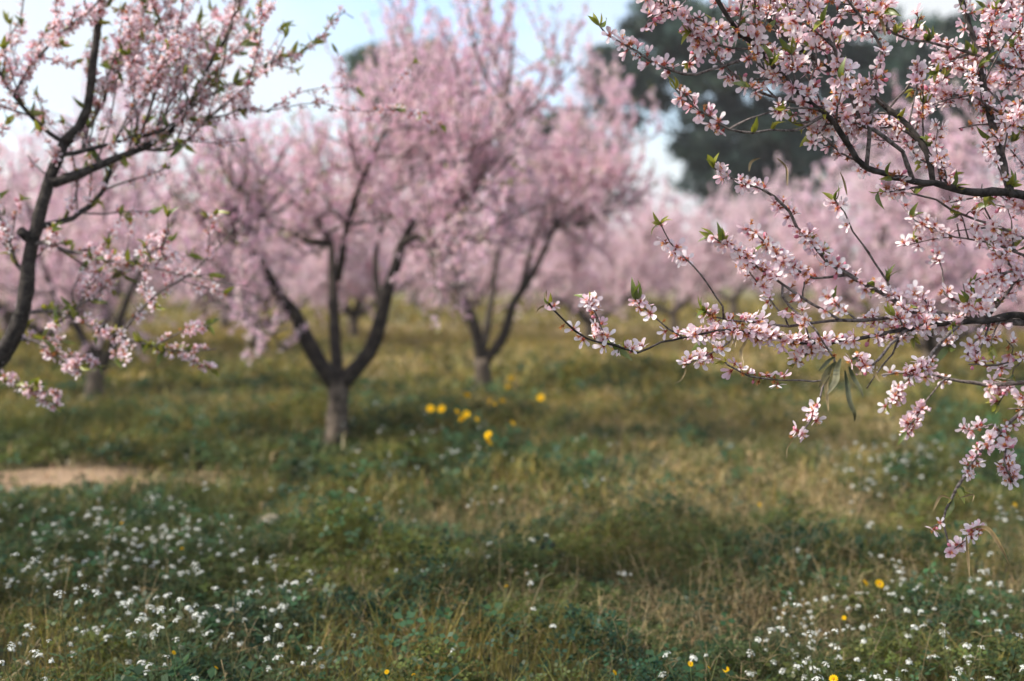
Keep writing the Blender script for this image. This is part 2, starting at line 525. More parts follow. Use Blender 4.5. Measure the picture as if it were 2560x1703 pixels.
    for x, y in zip(np.concatenate(xs), np.concatenate(ys)):
        h = 0.12 + 0.22 * random.random(); b = random.random() * 6.283; ln = random.uniform(0.1, 0.7)
        p = np.array((x, y, float(gz(x, y)) - 0.01)); d = np.array((math.cos(b), math.sin(b), 0.0))
        P = [p, p + d * ln * h * 0.3 + np.array((0, 0, h * 0.5)), p + d * ln * h * 0.8 + np.array((0, 0, h))]
        Q, rr = smooth_line(P, [0.0014, 0.0011, 0.0008], h / 5)
        c = np.array((0.38, 0.285, 0.15)) * random.uniform(0.4, 1.2)
        tube(mb, Q, rr, 3, c)
        for _ in range(random.randint(5, 11)):
            i = random.randint(len(Q) // 3, len(Q) - 1); a = random.random() * 6.283
            e = np.array((math.cos(a), math.sin(a), random.uniform(-0.2, 1.0))) * random.uniform(0.02, 0.055)
            k = np.array((random.uniform(-1, 1), random.uniform(-1, 1), random.uniform(-1, 0.6))) * 0.018
            S, sr = smooth_line([Q[i], Q[i] + e * 0.6, Q[i] + e + k], [0.0009, 0.0011, 0.0004], 0.016)
            tube(mb, S, sr, 3, c * random.uniform(0.8, 1.2))
    o = mb.build('dry_seed_stalks', M_DRY, kind='stuff')
    o['label'] = 'thin curled dry seed stalks standing in the foreground grass'; o['category'] = 'dry stalks'


build_meadow()


# ------------------------------------------------------------------ blossom and leaf templates
def petal(mb_v, mb_f, mb_c, ang, L, W, lift, cup, tw, c0, c1):
    i = len(mb_v)
    d = np.array((math.cos(ang), math.sin(ang), 0)); s = np.array((-math.sin(ang), math.cos(ang), tw)); u = np.array((0, 0, 1.0))
    prof = [(0.06, 0, 0), (0.42, W * 0.34, 0), (0.42, -W * 0.34, 0), (0.78, W * 0.5, 0), (0.78, -W * 0.5, 0), (0.97, 0, 0), (0.5, 0, -1), (0.95, W * 0.26, 0), (0.95, -W * 0.26, 0)]
    for t, w, k in prof:
        mb_v.append(d * (t * L * math.cos(lift)) + s * w + u * (t * L * math.sin(lift) + cup * L * t * t + k * 0.0016))
        mm = min(1.0, (max(0, t - 0.06) / 0.38)) ** 0.7
        mb_c.append(np.array(c0) * (1 - mm) + np.array(c1) * mm)
    for a in ((0, 6, 1), (0, 2, 6), (1, 6, 3), (2, 4, 6), (3, 6, 7), (4, 8, 6), (6, 5, 7), (6, 8, 5)):
        mb_f.append([i + k for k in a])


def blossom_template(kind, seed, tint):
    r = random.Random(seed)
    v, f, c = [], [], []
    base = np.array((0.72, 0.26, 0.34)); tip = np.array(tint)
    if kind in ('open', 'half'):
        lift = r.uniform(0.12, 0.4) if kind == 'open' else r.uniform(0.8, 1.1)
        off = r.random() * 6.28
        for k in range(5):
            if r.random() < 0.05:
                continue
            petal(v, f, c, off + k * 1.2566 + r.uniform(-0.22, 0.22), r.uniform(0.0205, 0.0245), r.uniform(0.0098, 0.0128), lift + r.uniform(-0.3, 0.25),
                  r.uniform(-0.05, 0.25), r.uniform(-0.35, 0.35), base, tip * r.uniform(0.9, 1.06))
        for k in range(9):     # stamens
            a = r.random() * 6.28; q = r.uniform(0.15, 0.75); L = r.uniform(0.007, 0.012)
            d = np.array((math.cos(a) * math.sin(q), math.sin(a) * math.sin(q), math.cos(q))); s = np.array((-math.sin(a), math.cos(a), 0)) * 0.0011
            i = len(v)
            v += [d * 0.001, d * L + s, d * L - s]
            c += [np.array((0.75, 0.25, 0.28)), np.array((0.72, 0.40, 0.06)), np.array((0.72, 0.40, 0.06))]
            f.append([i, i + 1, i + 2])
    sep = np.array((0.48, 0.13, 0.085)) if kind != 'spent' else np.array((0.50, 0.20, 0.075))
    i = len(v)                 # calyx cup and sepals
    n = 5
    cup = 0.0036 if kind != 'bud' else 0.003
    top = 0.0005
    for k in range(n):
        a = k * 6.2832 / n
        v.append(np.array((math.cos(a) * cup, math.sin(a) * cup, top))); c.append(sep)
    v.append(np.array((0, 0, -0.010))); c.append(sep * 0.5 + 0.02)
    for k in range(n):
        f.append([i + k, i + n, i + (k + 1) % n])
    L = {'spent': 0.0088, 'bud': 0.004}.get(kind, 0.0066)
    for k in range(n):
        a = (k + 0.5) * 6.2832 / n + (0.2 if kind == 'spent' else 0)
        lf = r.uniform(0.1, 1.0) if kind == 'spent' else 0.1
        j = len(v)
        v.append(np.array((math.cos(a) * L, math.sin(a) * L, top + lf * L * 0.7))); c.append(sep * 1.15)
        f.append([i + k, j, i + (k + 1) % n])
    if kind == 'spent':
        for k in range(8):
            a = r.random() * 6.28; q = r.uniform(0.1, 0.8); d = np.array((math.cos(a) * math.sin(q), math.sin(a) * math.sin(q), math.cos(q)))
            s = np.array((-math.sin(a), math.cos(a), 0)) * 0.0008; j = len(v)
            v += [d * 0.001, d * 0.010 + s, d * 0.010 - s]; c += [sep, np.array((0.60, 0.33, 0.12)), np.array((0.60, 0.33, 0.12))]; f.append([j, j + 1, j + 2])
    if kind == 'bud':
        j = len(v)
        for (rr, z) in ((0.0038, 0.002), (0.0052, 0.007), (0.0034, 0.0115)):
            for k in range(5):
                a = k * 1.2566; v.append(np.array((math.cos(a) * rr, math.sin(a) * rr, z))); c.append(np.array((0.74, 0.30, 0.40)) * (0.85 + z * 20))
        v.append(np.array((0, 0, 0.014))); c.append(np.array((0.80, 0.42, 0.50)))
        for lv in range(2):
            for k in range(5):
                a, b = j + lv * 5 + k, j + lv * 5 + (k + 1) % 5
                f.append([a, b, b + 5]); f.append([a, b + 5, a + 5])
        for k in range(5):
            f.append([j + 10 + k, j + 10 + (k + 1) % 5, j + 15])
    v = np.array(v); v[:, 2] += 0.010
    return v, [np.array(f)], np.clip(np.array(c), 0, 1)


PALE, MID, DEEP = (0.94, 0.89, 0.90), (0.93, 0.81, 0.845), (0.86, 0.60, 0.68)
BL = [blossom_template('open', 1, PALE), blossom_template('open', 2, (0.915, 0.83, 0.855)), blossom_template('open', 3, MID), blossom_template('open', 4, PALE),
      blossom_template('open', 5, (0.89, 0.71, 0.77)), blossom_template('half', 6, MID), blossom_template('half', 7, (0.86, 0.64, 0.71)), blossom_template('spent', 8, MID),
      blossom_template('spent', 9, MID), blossom_template('bud', 10, DEEP)]


def leaf_template(L, W, fold, droop, c0, c1, segs=5):
    v, f, c = [], [], []
    for i in range(segs + 1):
        t = i / segs
        w = W * 0.5 * (math.sin(math.pi * min(1, t * 0.92 + 0.08) ** 0.85)) * (1.0 if t < 1 else 0)
        z = -droop * L * t * t
        y = L * t * (1 - 0.25 * droop * t)
        for s in (-1, 0, 1):
            v.append((s * w, y, z + abs(s) * w * fold)); c.append(np.array(c0) * (1 - t) + np.array(c1) * t * (1.0 if s else 0.9))
    for i in range(segs):
        for s in range(2):
            a = i * 3 + s
            f.append([a, a + 1, a + 4, a + 3])
    v = np.array(v)[:, [0, 2, 1]]   # leaf grows along local Z
    v[:, 1] *= -1
    return v, [np.array(f)], np.array(c)


LEAF = [leaf_template(0.042, 0.013, 0.5, 0.25, (0.21, 0.22, 0.030), (0.32, 0.34, 0.050)), leaf_template(0.034, 0.011, 0.7, 0.5, (0.26, 0.25, 0.035), (0.40, 0.38, 0.06)),
        leaf_template(0.050, 0.015, 0.4, 0.6, (0.10, 0.135, 0.028), (0.17, 0.21, 0.040)), leaf_template(0.026, 0.008, 0.9, 0.1, (0.26, 0.25, 0.04), (0.34, 0.32, 0.06))]


def tmpl_mesh(t, name, mat, smooth=False):
    return MB().add(*t).mesh(name, mat, smooth)


BL_ME = [tmpl_mesh(t, 'blossom', M_PETAL, True) for t in BL]
LEAF_ME = [tmpl_mesh(t, 'leaf', M_LEAF, True) for t in LEAF]


# ------------------------------------------------------------------ traced trees
class Tree:
    bsc = 1.08
    rsc = 1.5
    lsc = 1.15
    def __init__(self, root, origin):
        self.root, self.o = root, np.asarray(origin, float)
        self.br = []          # (pxline, P, rad)
        self.bl = []          # blossom: pos, dir, scale, template
        self.lf = []          # leaf: pos, dir, scale, template

    def limb(self, pts, r0, r1, dd=0.0, d0=None, fl=(), wig=0.012, name='branch', mat=None, sides=6, step=0.03, d1=None, pw=1.0):
        """pts: traced pixels from base to tip; depth starts on the parent branch"""
        pts = [tuple(map(float, p)) for p in pts]
        n = len(pts)
        seg = np.array([0] + list(np.cumsum([math.hypot(pts[i + 1][0] - pts[i][0], pts[i + 1][1] - pts[i][1]) for i in range(n - 1)])))
        seg = seg / seg[-1]
        base = None
        if d0 is None:
            best = 1e9
            for (q, P, rad, *_k) in self.br:
                dist = np.hypot(q[:, 0] - pts[0][0], q[:, 1] - pts[0][1])
                k = int(dist.argmin())
                if dist[k] < best:
                    best, base, d0 = dist[k], P[k], q[k, 2]
        d1 = d0 + dd if d1 is None else d1
        ph = random.random() * 6.28
        W = [px(x, y, d0 + (d1 - d0) * t + wig * math.sin(ph + 7 * t)) for (x, y), t in zip(pts, seg)]
        if base is not None:
            W = [base] + W if np.linalg.norm(base - W[0]) > 0.02 else [base] + W[1:]
        r0, r1 = (max(r, min(r * self.rsc, 0.0062)) for r in (r0, r1))
        tt = seg if len(W) == n else np.concatenate([[0], seg])
        rad = r1 + (r0 - r1) * (1 - tt) ** pw
        P, rr = smooth_line(W, rad, step)
        P[1:-1] += rng.normal(0, min(0.0016, r1 * 0.5), (len(P) - 2, 3))
        self.add(P, rr, name, mat, sides)
        for (t0, t1, dens) in fl:
            self.flower(P, rr, t0, t1, dens)
        return P, rr

    def add(self, P, rr, name, mat, sides):
        self.br.append((to_px(P), P, rr, name, mat, sides))

    def flower(self, P, rr, t0, t1, dens, spread=0.012, mixp=None):
        seg = np.linalg.norm(np.diff(P, axis=0), axis=1); cum = np.concatenate([[0], np.cumsum(seg)])
        L = cum[-1]; n = rng.poisson(max(0.0, (t1 - t0) * L * dens))
        if n == 0:
            return
        s = (t0 + (t1 - t0) * rng.random(n)) * L
        s = np.clip(s + rng.normal(0, 0.004, n), 0, L)
        pos = np.stack([np.interp(s, cum, P[:, k]) for k in range(3)], -1)
        rad = np.interp(s, cum, rr)
        T = unit(np.stack([np.interp(s, cum, np.gradient(P[:, k])) for k in range(3)], -1))
        d = rng.normal(0, 1, (n, 3)); d = unit(d - T * (d * T).sum(1, keepdims=True)); d = unit(d + T * rng.uniform(-0.2, 0.7, (n, 1)) + np.array((0, 0, 0.12)))
        mixp = mixp or self.mix
        for i in range(n):
            k = int(rng.choice(len(BL), p=mixp))
            self.bl.append((pos[i] + d[i] * rad[i] * 0.7, d[i], self.bsc * rng.uniform(0.70, 1.16), k))

    def twigs(self, idx, per_m, t0, t1, l0, l1, dens, up=0.25, leafy=0.5, maxr=0.0030, wild=0.8, out=None):
        """short side twigs grown off an existing branch"""
        q, P, rr = self.br[idx][:3]
        seg = np.linalg.norm(np.diff(P, axis=0), axis=1); cum = np.concatenate([[0], np.cumsum(seg)]); L = cum[-1]
        n = rng.poisson(per_m * L * (t1 - t0))
        for _ in range(n):
            s = (t0 + (t1 - t0) * rng.random()) * L
            p = np.array([np.interp(s, cum, P[:, k]) for k in range(3)])
            T = unit(np.array([np.interp(s, cum, np.gradient(P[:, k])) for k in range(3)]))
            d = rng.normal(0, 1, 3); d = unit(d - T * d.dot(T))
            d = unit(T * rng.uniform(0.2, 1.0) + d * wild + np.array((0, 0, up)))
            l = rng.uniform(l0, l1)
            b = d + rng.normal(0, 0.18, 3); c = b + rng.normal(0, 0.22, 3) + np.array((0, 0, 0.15 * up))
            W = [p, p + d * l * 0.4, p + d * l * 0.4 + unit(b) * l * 0.3, p + d * l * 0.4 + unit(b) * l * 0.3 + unit(c) * l * 0.3]
            r = min(maxr, float(np.interp(s, cum, rr)) * 0.8)
            Q, qr = smooth_line(W, np.linspace(r, r * 0.55, 4), 0.03)
            self.add(Q, qr, 'twig', M_TWIG, 4)
            self.flower(Q, qr, rng.uniform(0.0, 0.45), 1.0, dens * rng.uniform(0.5, 1.3))
            if rng.random() < leafy:
                self.tuft(Q[-1], unit(Q[-1] - Q[-2]), rng.integers(2, 5))

    def tuft(self, p, d, n, sc=1.0):
        for _ in range(int(n)):
            dd = unit(unit(d) + rng.normal(0, 0.42, 3))
            self.lf.append((np.asarray(p), dd, self.lsc * sc * rng.uniform(0.7, 1.15), int(rng.integers(0, len(LEAF)))))

    def leaves(self, idx, per_m, t0=0.2, t1=1.0):
        q, P, rr = self.br[idx][:3]
        L = np.linalg.norm(np.diff(P, axis=0), axis=1).sum()
        for _ in range(rng.poisson(per_m * L * (t1 - t0))):
            k = int(rng.uniform(t0, t1) * (len(P) - 2)); T = unit(P[k + 1] - P[k])
            d = unit(rng.normal(0, 1, 3) + T * 0.8 + np.array((0, 0, 0.3)))
            self.tuft(P[k], d, rng.integers(1, 4))

    def finish(self, limit=300):
        o = self.o
        big = [b for b in self.br if b[3] != 'twig']
        tw = sorted([b for b in self.br if b[3] == 'twig'], key=lambda b: -len(b[1]))
        lim = max(0, 300 - len(big))
        for b in big + tw[:lim]:
            mb = MB(); tube(mb, b[1] - o, b[2], b[5], bump=0.22 if b[5] > 6 else 0.28)
            mb.build(b[3], b[4] or M_TWIG, self.root, True)
        if tw[lim:]:
            mb = MB()
            for b in tw[lim:]:
                tube(mb, b[1] - o, b[2], 4)
            mb.build('fine_twigs', M_TWIG, self.root, True, 'stuff')

        def emit(items, tm, me, nm, rest, mat):
            if not items:
                return
            P = np.array([i[0] for i in items]); D = np.array([i[1] for i in items]); S = np.array([i[2] for i in items]); K = np.array([i[3] for i in items])
            q = to_px(P)
            inside = (q[:, 0] > -20) & (q[:, 0] < 2580) & (q[:, 1] > -20) & (q[:, 1] < 1720)
            order = np.argsort(-(S / q[:, 2] + inside * 10))
            rot = frames(D)
            for i in order[:limit]:
                place(nm, me[K[i]], self.root, P[i] - o, rot[i], float(S[i]))
            r = order[limit:]
            if len(r):
                mb = MB()
                for k in range(len(tm)):
                    s = r[K[r] == k]
                    mb.add_many(tm[k], P[s] - o, rot[s], S[s], 1 + rng.uniform(-0.07, 0.05, (len(s), 1)) * np.ones((1, 3)))
                mb.build(rest, mat, self.root, True, 'stuff')
        emit(self.bl, BL, BL_ME, 'blossom', 'blossom_mass', M_PETAL)
        emit(self.lf, LEAF, LEAF_ME, 'leaf', 'leaf_mass', M_LEAF)


# ---- the tree on the right, in focus
tr_o = np.array((1.98, 3.42, 0.0))
root_r = thing('almond_tree', 'almond tree in sharp focus with pale pink blossom branches reaching over the grass', 'tree', tr_o)
T = Tree(root_r, tr_o)
T.mix = np.array([0.16, 0.15, 0.15, 0.12, 0.10, 0.07, 0.06, 0.09, 0.08, 0.08]); T.mix = T.mix / T.mix.sum()
trunk_px = to_px(tr_o + np.array([[0, 0, -0.05], [0.01, 0, 0.1], [0.02, 0.01, 0.35], [0, 0, 0.62], [-0.03, 0, 0.8]]))
T.limb([(p[0], p[1]) for p in trunk_px], 0.085, 0.062, 0, d0=3.42, name='trunk', mat=M_TRUNK, sides=14, step=0.05)
L8 = dict(mat=M_LIMB, sides=10, step=0.03, pw=2.6)
T.limb([(2880, 1215), (2820, 900), (2750, 640), (2660, 540), (2560, 489), (2411, 478), (2357, 463), (2284, 452), (2211, 434), (2163, 420), (2145, 398), (2123, 365)], 0.040, 0.0075, 0, d1=2.98, mat=M_LIMB, sides=10, step=0.03, pw=1.8)   # 1
iV = len(T.br)
T.limb([(2880, 1215), (2880, 850), (2800, 480), (2720, 150), (2690, -150), (2660, -420)], 0.042, 0.010, 0, d1=3.3, fl=((0.5, 1, 60),), **L8)
iLow = len(T.br)
T.limb([(2880, 1215), (2790, 980), (2680, 840), (2560, 789), (2466, 803), (2375, 807), (2269, 822), (2174, 840), (2131, 849), (2047, 860), (1955, 851), (1900, 838), (1810, 826), (1710, 845), (1653, 858), (1594, 880), (1532, 862), (1470, 849), (1440, 830), (1415, 805), (1385, 775), (1372, 758)],
       0.034, 0.0018, 0, d1=2.86, fl=((0.86, 1.0, 85), (0.58, 0.80, 170), (0.42, 0.58, 80)), mat=M_LIMB, sides=10, step=0.03, pw=3.4)
i16 = len(T.br)
T.limb([(2690, 850), (2620, 815), (2560, 807), (2514, 803), (2408, 789), (2298, 783), (2262, 767), (2211, 734), (2156, 709), (2120, 687), (2065, 650), (2028, 606), (1992, 570), (1974, 529), (1937, 493), (1901, 471), (1857, 456), (1820, 441), (1784, 420)],
       0.012, 0.0016, -0.28, fl=((0.36, 0.62, 150), (0.62, 0.82, 130), (0.82, 1.0, 75)))
i28 = len(T.br)
T.limb([(2800, 1010), (2680, 965), (2560, 957), (2466, 960), (2375, 949), (2328, 935), (2247, 931), (2204, 938)], 0.010, 0.002, 0.06, fl=((0.35, 0.6, 30), (0.7, 1, 25)))
i30 = len(T.br)
T.limb([(2800, 1010), (2690, 990), (2560, 1026), (2532, 1048), (2503, 1081), (2466, 1110), (2448, 1132), (2415, 1180), (2393, 1217), (2379, 1246), (2357, 1304), (2368, 1352), (2371, 1381)], 0.009, 0.0016, -0.1,
       fl=((0.30, 0.72, 135),))
T.limb([(2375, 1372), (2411, 1352), (2442, 1328)], 0.0016, 0.0012, -0.03, fl=((0, 1, 130),))
T.limb([(2503, 1081), (2520, 1105), (2510, 1150), (2532, 1205)], 0.0026, 0.0016, -0.06, fl=((0.1, 1, 190),))
T.limb([(2500, 1083), (2480, 1062), (2444, 1073), (2411, 1077)], 0.0022, 0.0014, 0.04, fl=((0.5, 1, 160),))
T.limb([(2357, 1304), (2340, 1312), (2330, 1318)], 0.0016, 0.001, 0, fl=((0, 1, 200),))
# upper limbs
T.limb([(2338, 457), (2320, 387), (2291, 339), (2247, 292), (2167, 234), (2083, 179), (2028, 142), (1977, 102), (1926, 55), (1868, 0), (1830, -60)], 0.0085, 0.0045, 0.22, sides=8, mat=M_LIMB, fl=((0.25, 1, 40),)); i2 = len(T.br) - 1
T.limb([(2123, 365), (2065, 285), (2003, 234), (1948, 182), (1901, 128), (1853, 84), (1820, 44), (1795, 0), (1770, -60)], 0.0075, 0.0045, -0.12, sides=8, mat=M_LIMB, fl=((0.1, 1, 70),)); i3 = len(T.br) - 1
T.limb([(2284, 445), (2255, 383), (2222, 350), (2189, 328), (2152, 310), (2138, 263), (2120, 204), (2094, 146), (2083, 120), (2043, 55), (2015, 0), (1995, -60)], 0.0055, 0.003, -0.22, fl=((0.3, 1, 62),)); i4 = len(T.br) - 1
T.limb([(2152, 312), (2065, 281), (2010, 263), (1955, 248), (1919, 238), (1857, 201), (1808, 165), (1765, 125), (1725, 80), (1712, 55)], 0.0036, 0.0014, -0.08, fl=((0.5, 1, 95), (0.05, 0.3, 50))); i5 = len(T.br) - 1
T.limb([(2065, 300), (1992, 325), (1930, 325), (1882, 334), (1824, 323), (1773, 292), (1722, 255), (1700, 237), (1688, 222)], 0.003, 0.0013, -0.15, fl=((0.62, 1, 120),)); i6 = len(T.br) - 1
T.limb([(1824, 323), (1875, 296), (1930, 279), (1950, 270)], 0.0022, 0.0015, 0.05, fl=((0.8, 1, 220),))
T.limb([(1897, 128), (1846, 153), (1780, 173), (1744, 186), (1710, 184), (1671, 175), (1616, 146), (1562, 110), (1518, 88), (1498, 64)], 0.003, 0.0013, -0.1, fl=((0.52, 0.93, 105),)); i7 = len(T.br) - 1
T.limb([(1853, 90), (1790, 70), (1740, 45), (1665, 25), (1616, -4), (1580, -40)], 0.0035, 0.0014, -0.05, fl=((0.1, 1, 120),)); i8 = len(T.br) - 1
T.limb([(2161, 405), (2174, 321), (2185, 237), (2192, 182), (2203, 124), (2156, 47), (2116, 0), (2100, -40)], 0.0042, 0.002, -0.1, fl=((0.35, 1, 60),)); i9 = len(T.br) - 1
T.limb([(2735, 230), (2640, 190), (2560, 171), (2484, 153), (2415, 128), (2346, 113), (2262, 95), (2211, 69), (2156, 18), (2130, -30)], 0.0048, 0.0018, -0.3, fl=((0.3, 0.6, 45), (0.7, 1, 40))); i10 = len(T.br) - 1
T.limb([(2530, 486), (2495, 361), (2477, 292), (2459, 226), (2452, 146), (2433, 91), (2415, 36), (2404, 0), (2380, -80)], 0.0105, 0.008, 0.15, sides=8, mat=M_LIMB, fl=((0.3, 1, 60),)); i11 = len(T.br) - 1
T.limb([(2760, 330), (2640, 230), (2560, 153), (2554, 110), (2532, 37), (2503, 0), (2480, -50)], 0.010, 0.007, 0.1, sides=8, mat=M_LIMB, fl=((0.3, 1, 70),)); i12 = len(T.br) - 1
T.limb([(2770, 400), (2650, 370), (2560, 321), (2521, 292), (2470, 263), (2420, 235)], 0.004, 0.002, -0.2, fl=((0.3, 1, 60),)); i13 = len(T.br) - 1
T.limb([(2379, 462), (2330, 400), (2296, 352), (2250, 318), (2190, 300), (2130, 290)], 0.0075, 0.004, 0.3, sides=8, mat=M_LIMB, fl=((0.4, 1, 50),)); i14 = len(T.br) - 1
T.limb([(2229, 263), (2262, 225), (2284, 190), (2300, 165)], 0.0022, 0.0014, 0.0, fl=((0.7, 1, 220),))
T.limb([(2270, 305), (2288, 240), (2297, 185)], 0.002, 0.0013, 0.0, fl=((0.8, 1, 200),))
T.limb([(2790, 620), (2680, 610), (2560, 595), (2503, 570), (2430, 547), (2375, 522), (2339, 500), (2284, 485), (2225, 474), (2208, 466)], 0.0036, 0.0014, -0.25, fl=((0.25, 0.5, 45), (0.93, 1, 230))); i15 = len(T.br) - 1
# lower spray
T.limb([(2298, 783), (2266, 789), (2193, 798), (2101, 802), (2021, 809), (1970, 814), (1926, 809), (1864, 805), (1788, 793), (1765, 780)], 0.0042, 0.0015, -0.16, fl=((0.0, 0.3, 100), (0.70, 1, 190))); i18 = len(T.br) - 1
T.limb([(2094, 800), (2083, 789), (2028, 760), (1992, 734), (1955, 709), (1904, 676), (1846, 628), (1802, 606), (1785, 595)], 0.003, 0.0014, -0.08, fl=((0.42, 1, 225), (0.1, 0.42, 45))); i17 = len(T.br) - 1
T.limb([(2120, 690), (2068, 694), (2036, 694), (1992, 676), (1948, 643), (1912, 606), (1875, 570)], 0.0028, 0.0014, -0.05, fl=((0.25, 1, 220),)); i19 = len(T.br) - 1
T.limb([(1970, 814), (1963, 796), (1937, 767), (1904, 723), (1882, 694), (1860, 660)], 0.002, 0.0013, 0.03, fl=((0.3, 1, 120),))
T.limb([(1525, 862), (1507, 833), (1492, 789), (1478, 763), (1473, 752)], 0.0016, 0.0011, -0.03, fl=((0.15, 1, 135),)); iA = len(T.br) - 1
T.limb([(1704, 842), (1671, 822), (1635, 793), (1602, 763), (1592, 750)], 0.0017, 0.0012, -0.06, fl=((0.05, 1, 120),)); iB = len(T.br) - 1
T.limb([(1815, 790), (1806, 767), (1773, 716), (1733, 665), (1710, 643), (1675, 606), (1660, 577), (1652, 560)], 0.002, 0.0012, -0.12, fl=((0.55, 0.98, 75),)); iC = len(T.br) - 1
T.limb([(1860, 836), (1842, 845), (1824, 856), (1784, 880), (1750, 895), (1715, 913)], 0.0018, 0.0012, -0.08, fl=((0.4, 1, 130),))
T.limb([(1955, 740), (1977, 767), (2010, 796), (2036, 825), (2058, 855), (2076, 884), (2087, 898), (2085, 912), (2062, 950), (2000, 952), (1955, 951), (1904, 946), (1853, 931), (1820, 913), (1812, 905)], 0.0022, 0.0014, -0.1, fl=((0.05, 0.4, 35), (0.68, 1, 90))); i23 = len(T.br) - 1
T.limb([(2060, 951), (2056, 969), (2049, 1003), (2046, 1018), (2034, 1042), (2017, 1065), (2000, 1084), (1985, 1095)], 0.0018, 0.0012, -0.05, fl=((0.3, 1, 170),))
T.limb([(2266, 811), (2225, 858), (2207, 887), (2182, 909), (2165, 918), (2140, 900)], 0.0042, 0.0018, -0.16, fl=((0.75, 1, 170),)); i26 = len(T.br) - 1
T.limb([(2255, 828), (2230, 885), (2211, 909), (2185, 942), (2167, 971)], 0.0024, 0.0014, 0.1, fl=((0.1, 0.3, 40),))
T.limb([(2411, 803), (2375, 832), (2346, 862), (2320, 902), (2298, 927), (2269, 942)], 0.004, 0.0018, -0.2, fl=((0.6, 1, 130),)); i27 = len(T.br) - 1
T.limb([(2360, 949), (2339, 971), (2317, 1000), (2298, 1033), (2276, 1062), (2265, 1080)], 0.0022, 0.0013, -0.05, fl=((0.55, 1, 180),))
T.limb([(2830, 930), (2680, 900), (2560, 895), (2514, 909), (2488, 913), (2422, 911)], 0.0034, 0.0014, -0.15, fl=((0.4, 1, 60),)); i31 = len(T.br) - 1
T.limb([(2452, 800), (2495, 760), (2528, 720), (2539, 680), (2503, 632)], 0.003, 0.0015, -0.1, fl=((0.4, 1, 100),)); i32 = len(T.br) - 1
T.limb([(2228, 738), (2218, 705), (2185, 654), (2156, 610), (2130, 580), (2112, 533), (2087, 500)], 0.0026, 0.0013, -0.06, fl=((0.75, 1, 70),)); i33 = len(T.br) - 1
T.limb([(2426, 787), (2393, 752), (2359, 734), (2357, 680), (2342, 632)], 0.0024, 0.0013, 0.05, fl=((0.05, 0.5, 110), (0.85, 1, 150)))
T.limb([(2800, 560), (2660, 655), (2560, 639), (2525, 625), (2466, 605), (2386, 592), (2339, 570), (2310, 550)], 0.0038, 0.0014, -0.15, fl=((0.3, 1, 50),)); i35 = len(T.br) - 1
T.limb([(2800, 520), (2660, 610), (2560, 594), (2488, 570), (2440, 560)], 0.003, 0.0014, 0.1, fl=((0.3, 1, 60),))
T.limb([(2790, 700), (2660, 690), (2560, 676), (2503, 683), (2452, 694), (2420, 712)], 0.003, 0.0014, -0.1, fl=((0.4, 1, 90),)); i36 = len(T.br) - 1
# side twigs that fill the upper right
for idx, per, t0, t1, a, b, dn, up in ((i2, 16, 0.15, 1, 0.06, 0.22, 95, 0.35), (i3, 14, 0.1, 1, 0.06, 0.20, 105, 0.2), (i4, 15, 0.2, 1, 0.06, 0.2, 95, 0.3), (i9, 11, 0.2, 1, 0.06, 0.18, 95, 0.3),
                                       (i10, 10, 0.2, 1, 0.06, 0.2, 85, 0.3), (i11, 20, 0.1, 1, 0.08, 0.25, 95, 0.2), (i12, 17, 0.2, 1, 0.08, 0.26, 95, 0.2), (i13, 13, 0.2, 1, 0.08, 0.22, 90, 0.2),
                                       (i14, 13, 0.1, 1, 0.08, 0.22, 95, 0.3), (1, 8, 0.55, 0.98, 0.06, 0.24, 80, 0.5), (i5, 7, 0.1, 0.6, 0.05, 0.12, 90, 0.2), (i15, 8, 0.2, 0.7, 0.05, 0.16, 80, 0.1),
                                       (i16, 9, 0.15, 0.7, 0.05, 0.15, 95, 0.2), (iLow, 9, 0.25, 0.75, 0.05, 0.15, 90, 0.2), (i28, 8, 0.2, 0.9, 0.05, 0.15, 80, 0.0), (i35, 9, 0.2, 1, 0.05, 0.16, 85, 0.2),
                                       (i36, 8, 0.2, 1, 0.05, 0.14, 85, 0.1), (i31, 7, 0.3, 1, 0.05, 0.12, 80, 0.1), (i32, 8, 0.1, 1, 0.05, 0.14, 90, 0.2), (i8, 9, 0.1, 1, 0.05, 0.13, 100, 0.1),
                                       (i30, 7, 0.2, 0.6, 0.05, 0.12, 110, -0.2), (iV, 10, 0.3, 1, 0.1, 0.35, 60, 0.3), (i18, 5, 0.0, 0.5, 0.04, 0.1, 90, 0.1), (i17, 4, 0.1, 0.5, 0.03, 0.07, 80, 0.1)):
    T.twigs(idx, per * (1.75 if idx in (i2, i3, i4, i9, i10, i11, i12, i13, i14, 1) else 1.5), t0, t1, a, b, dn, up, leafy=0.42)
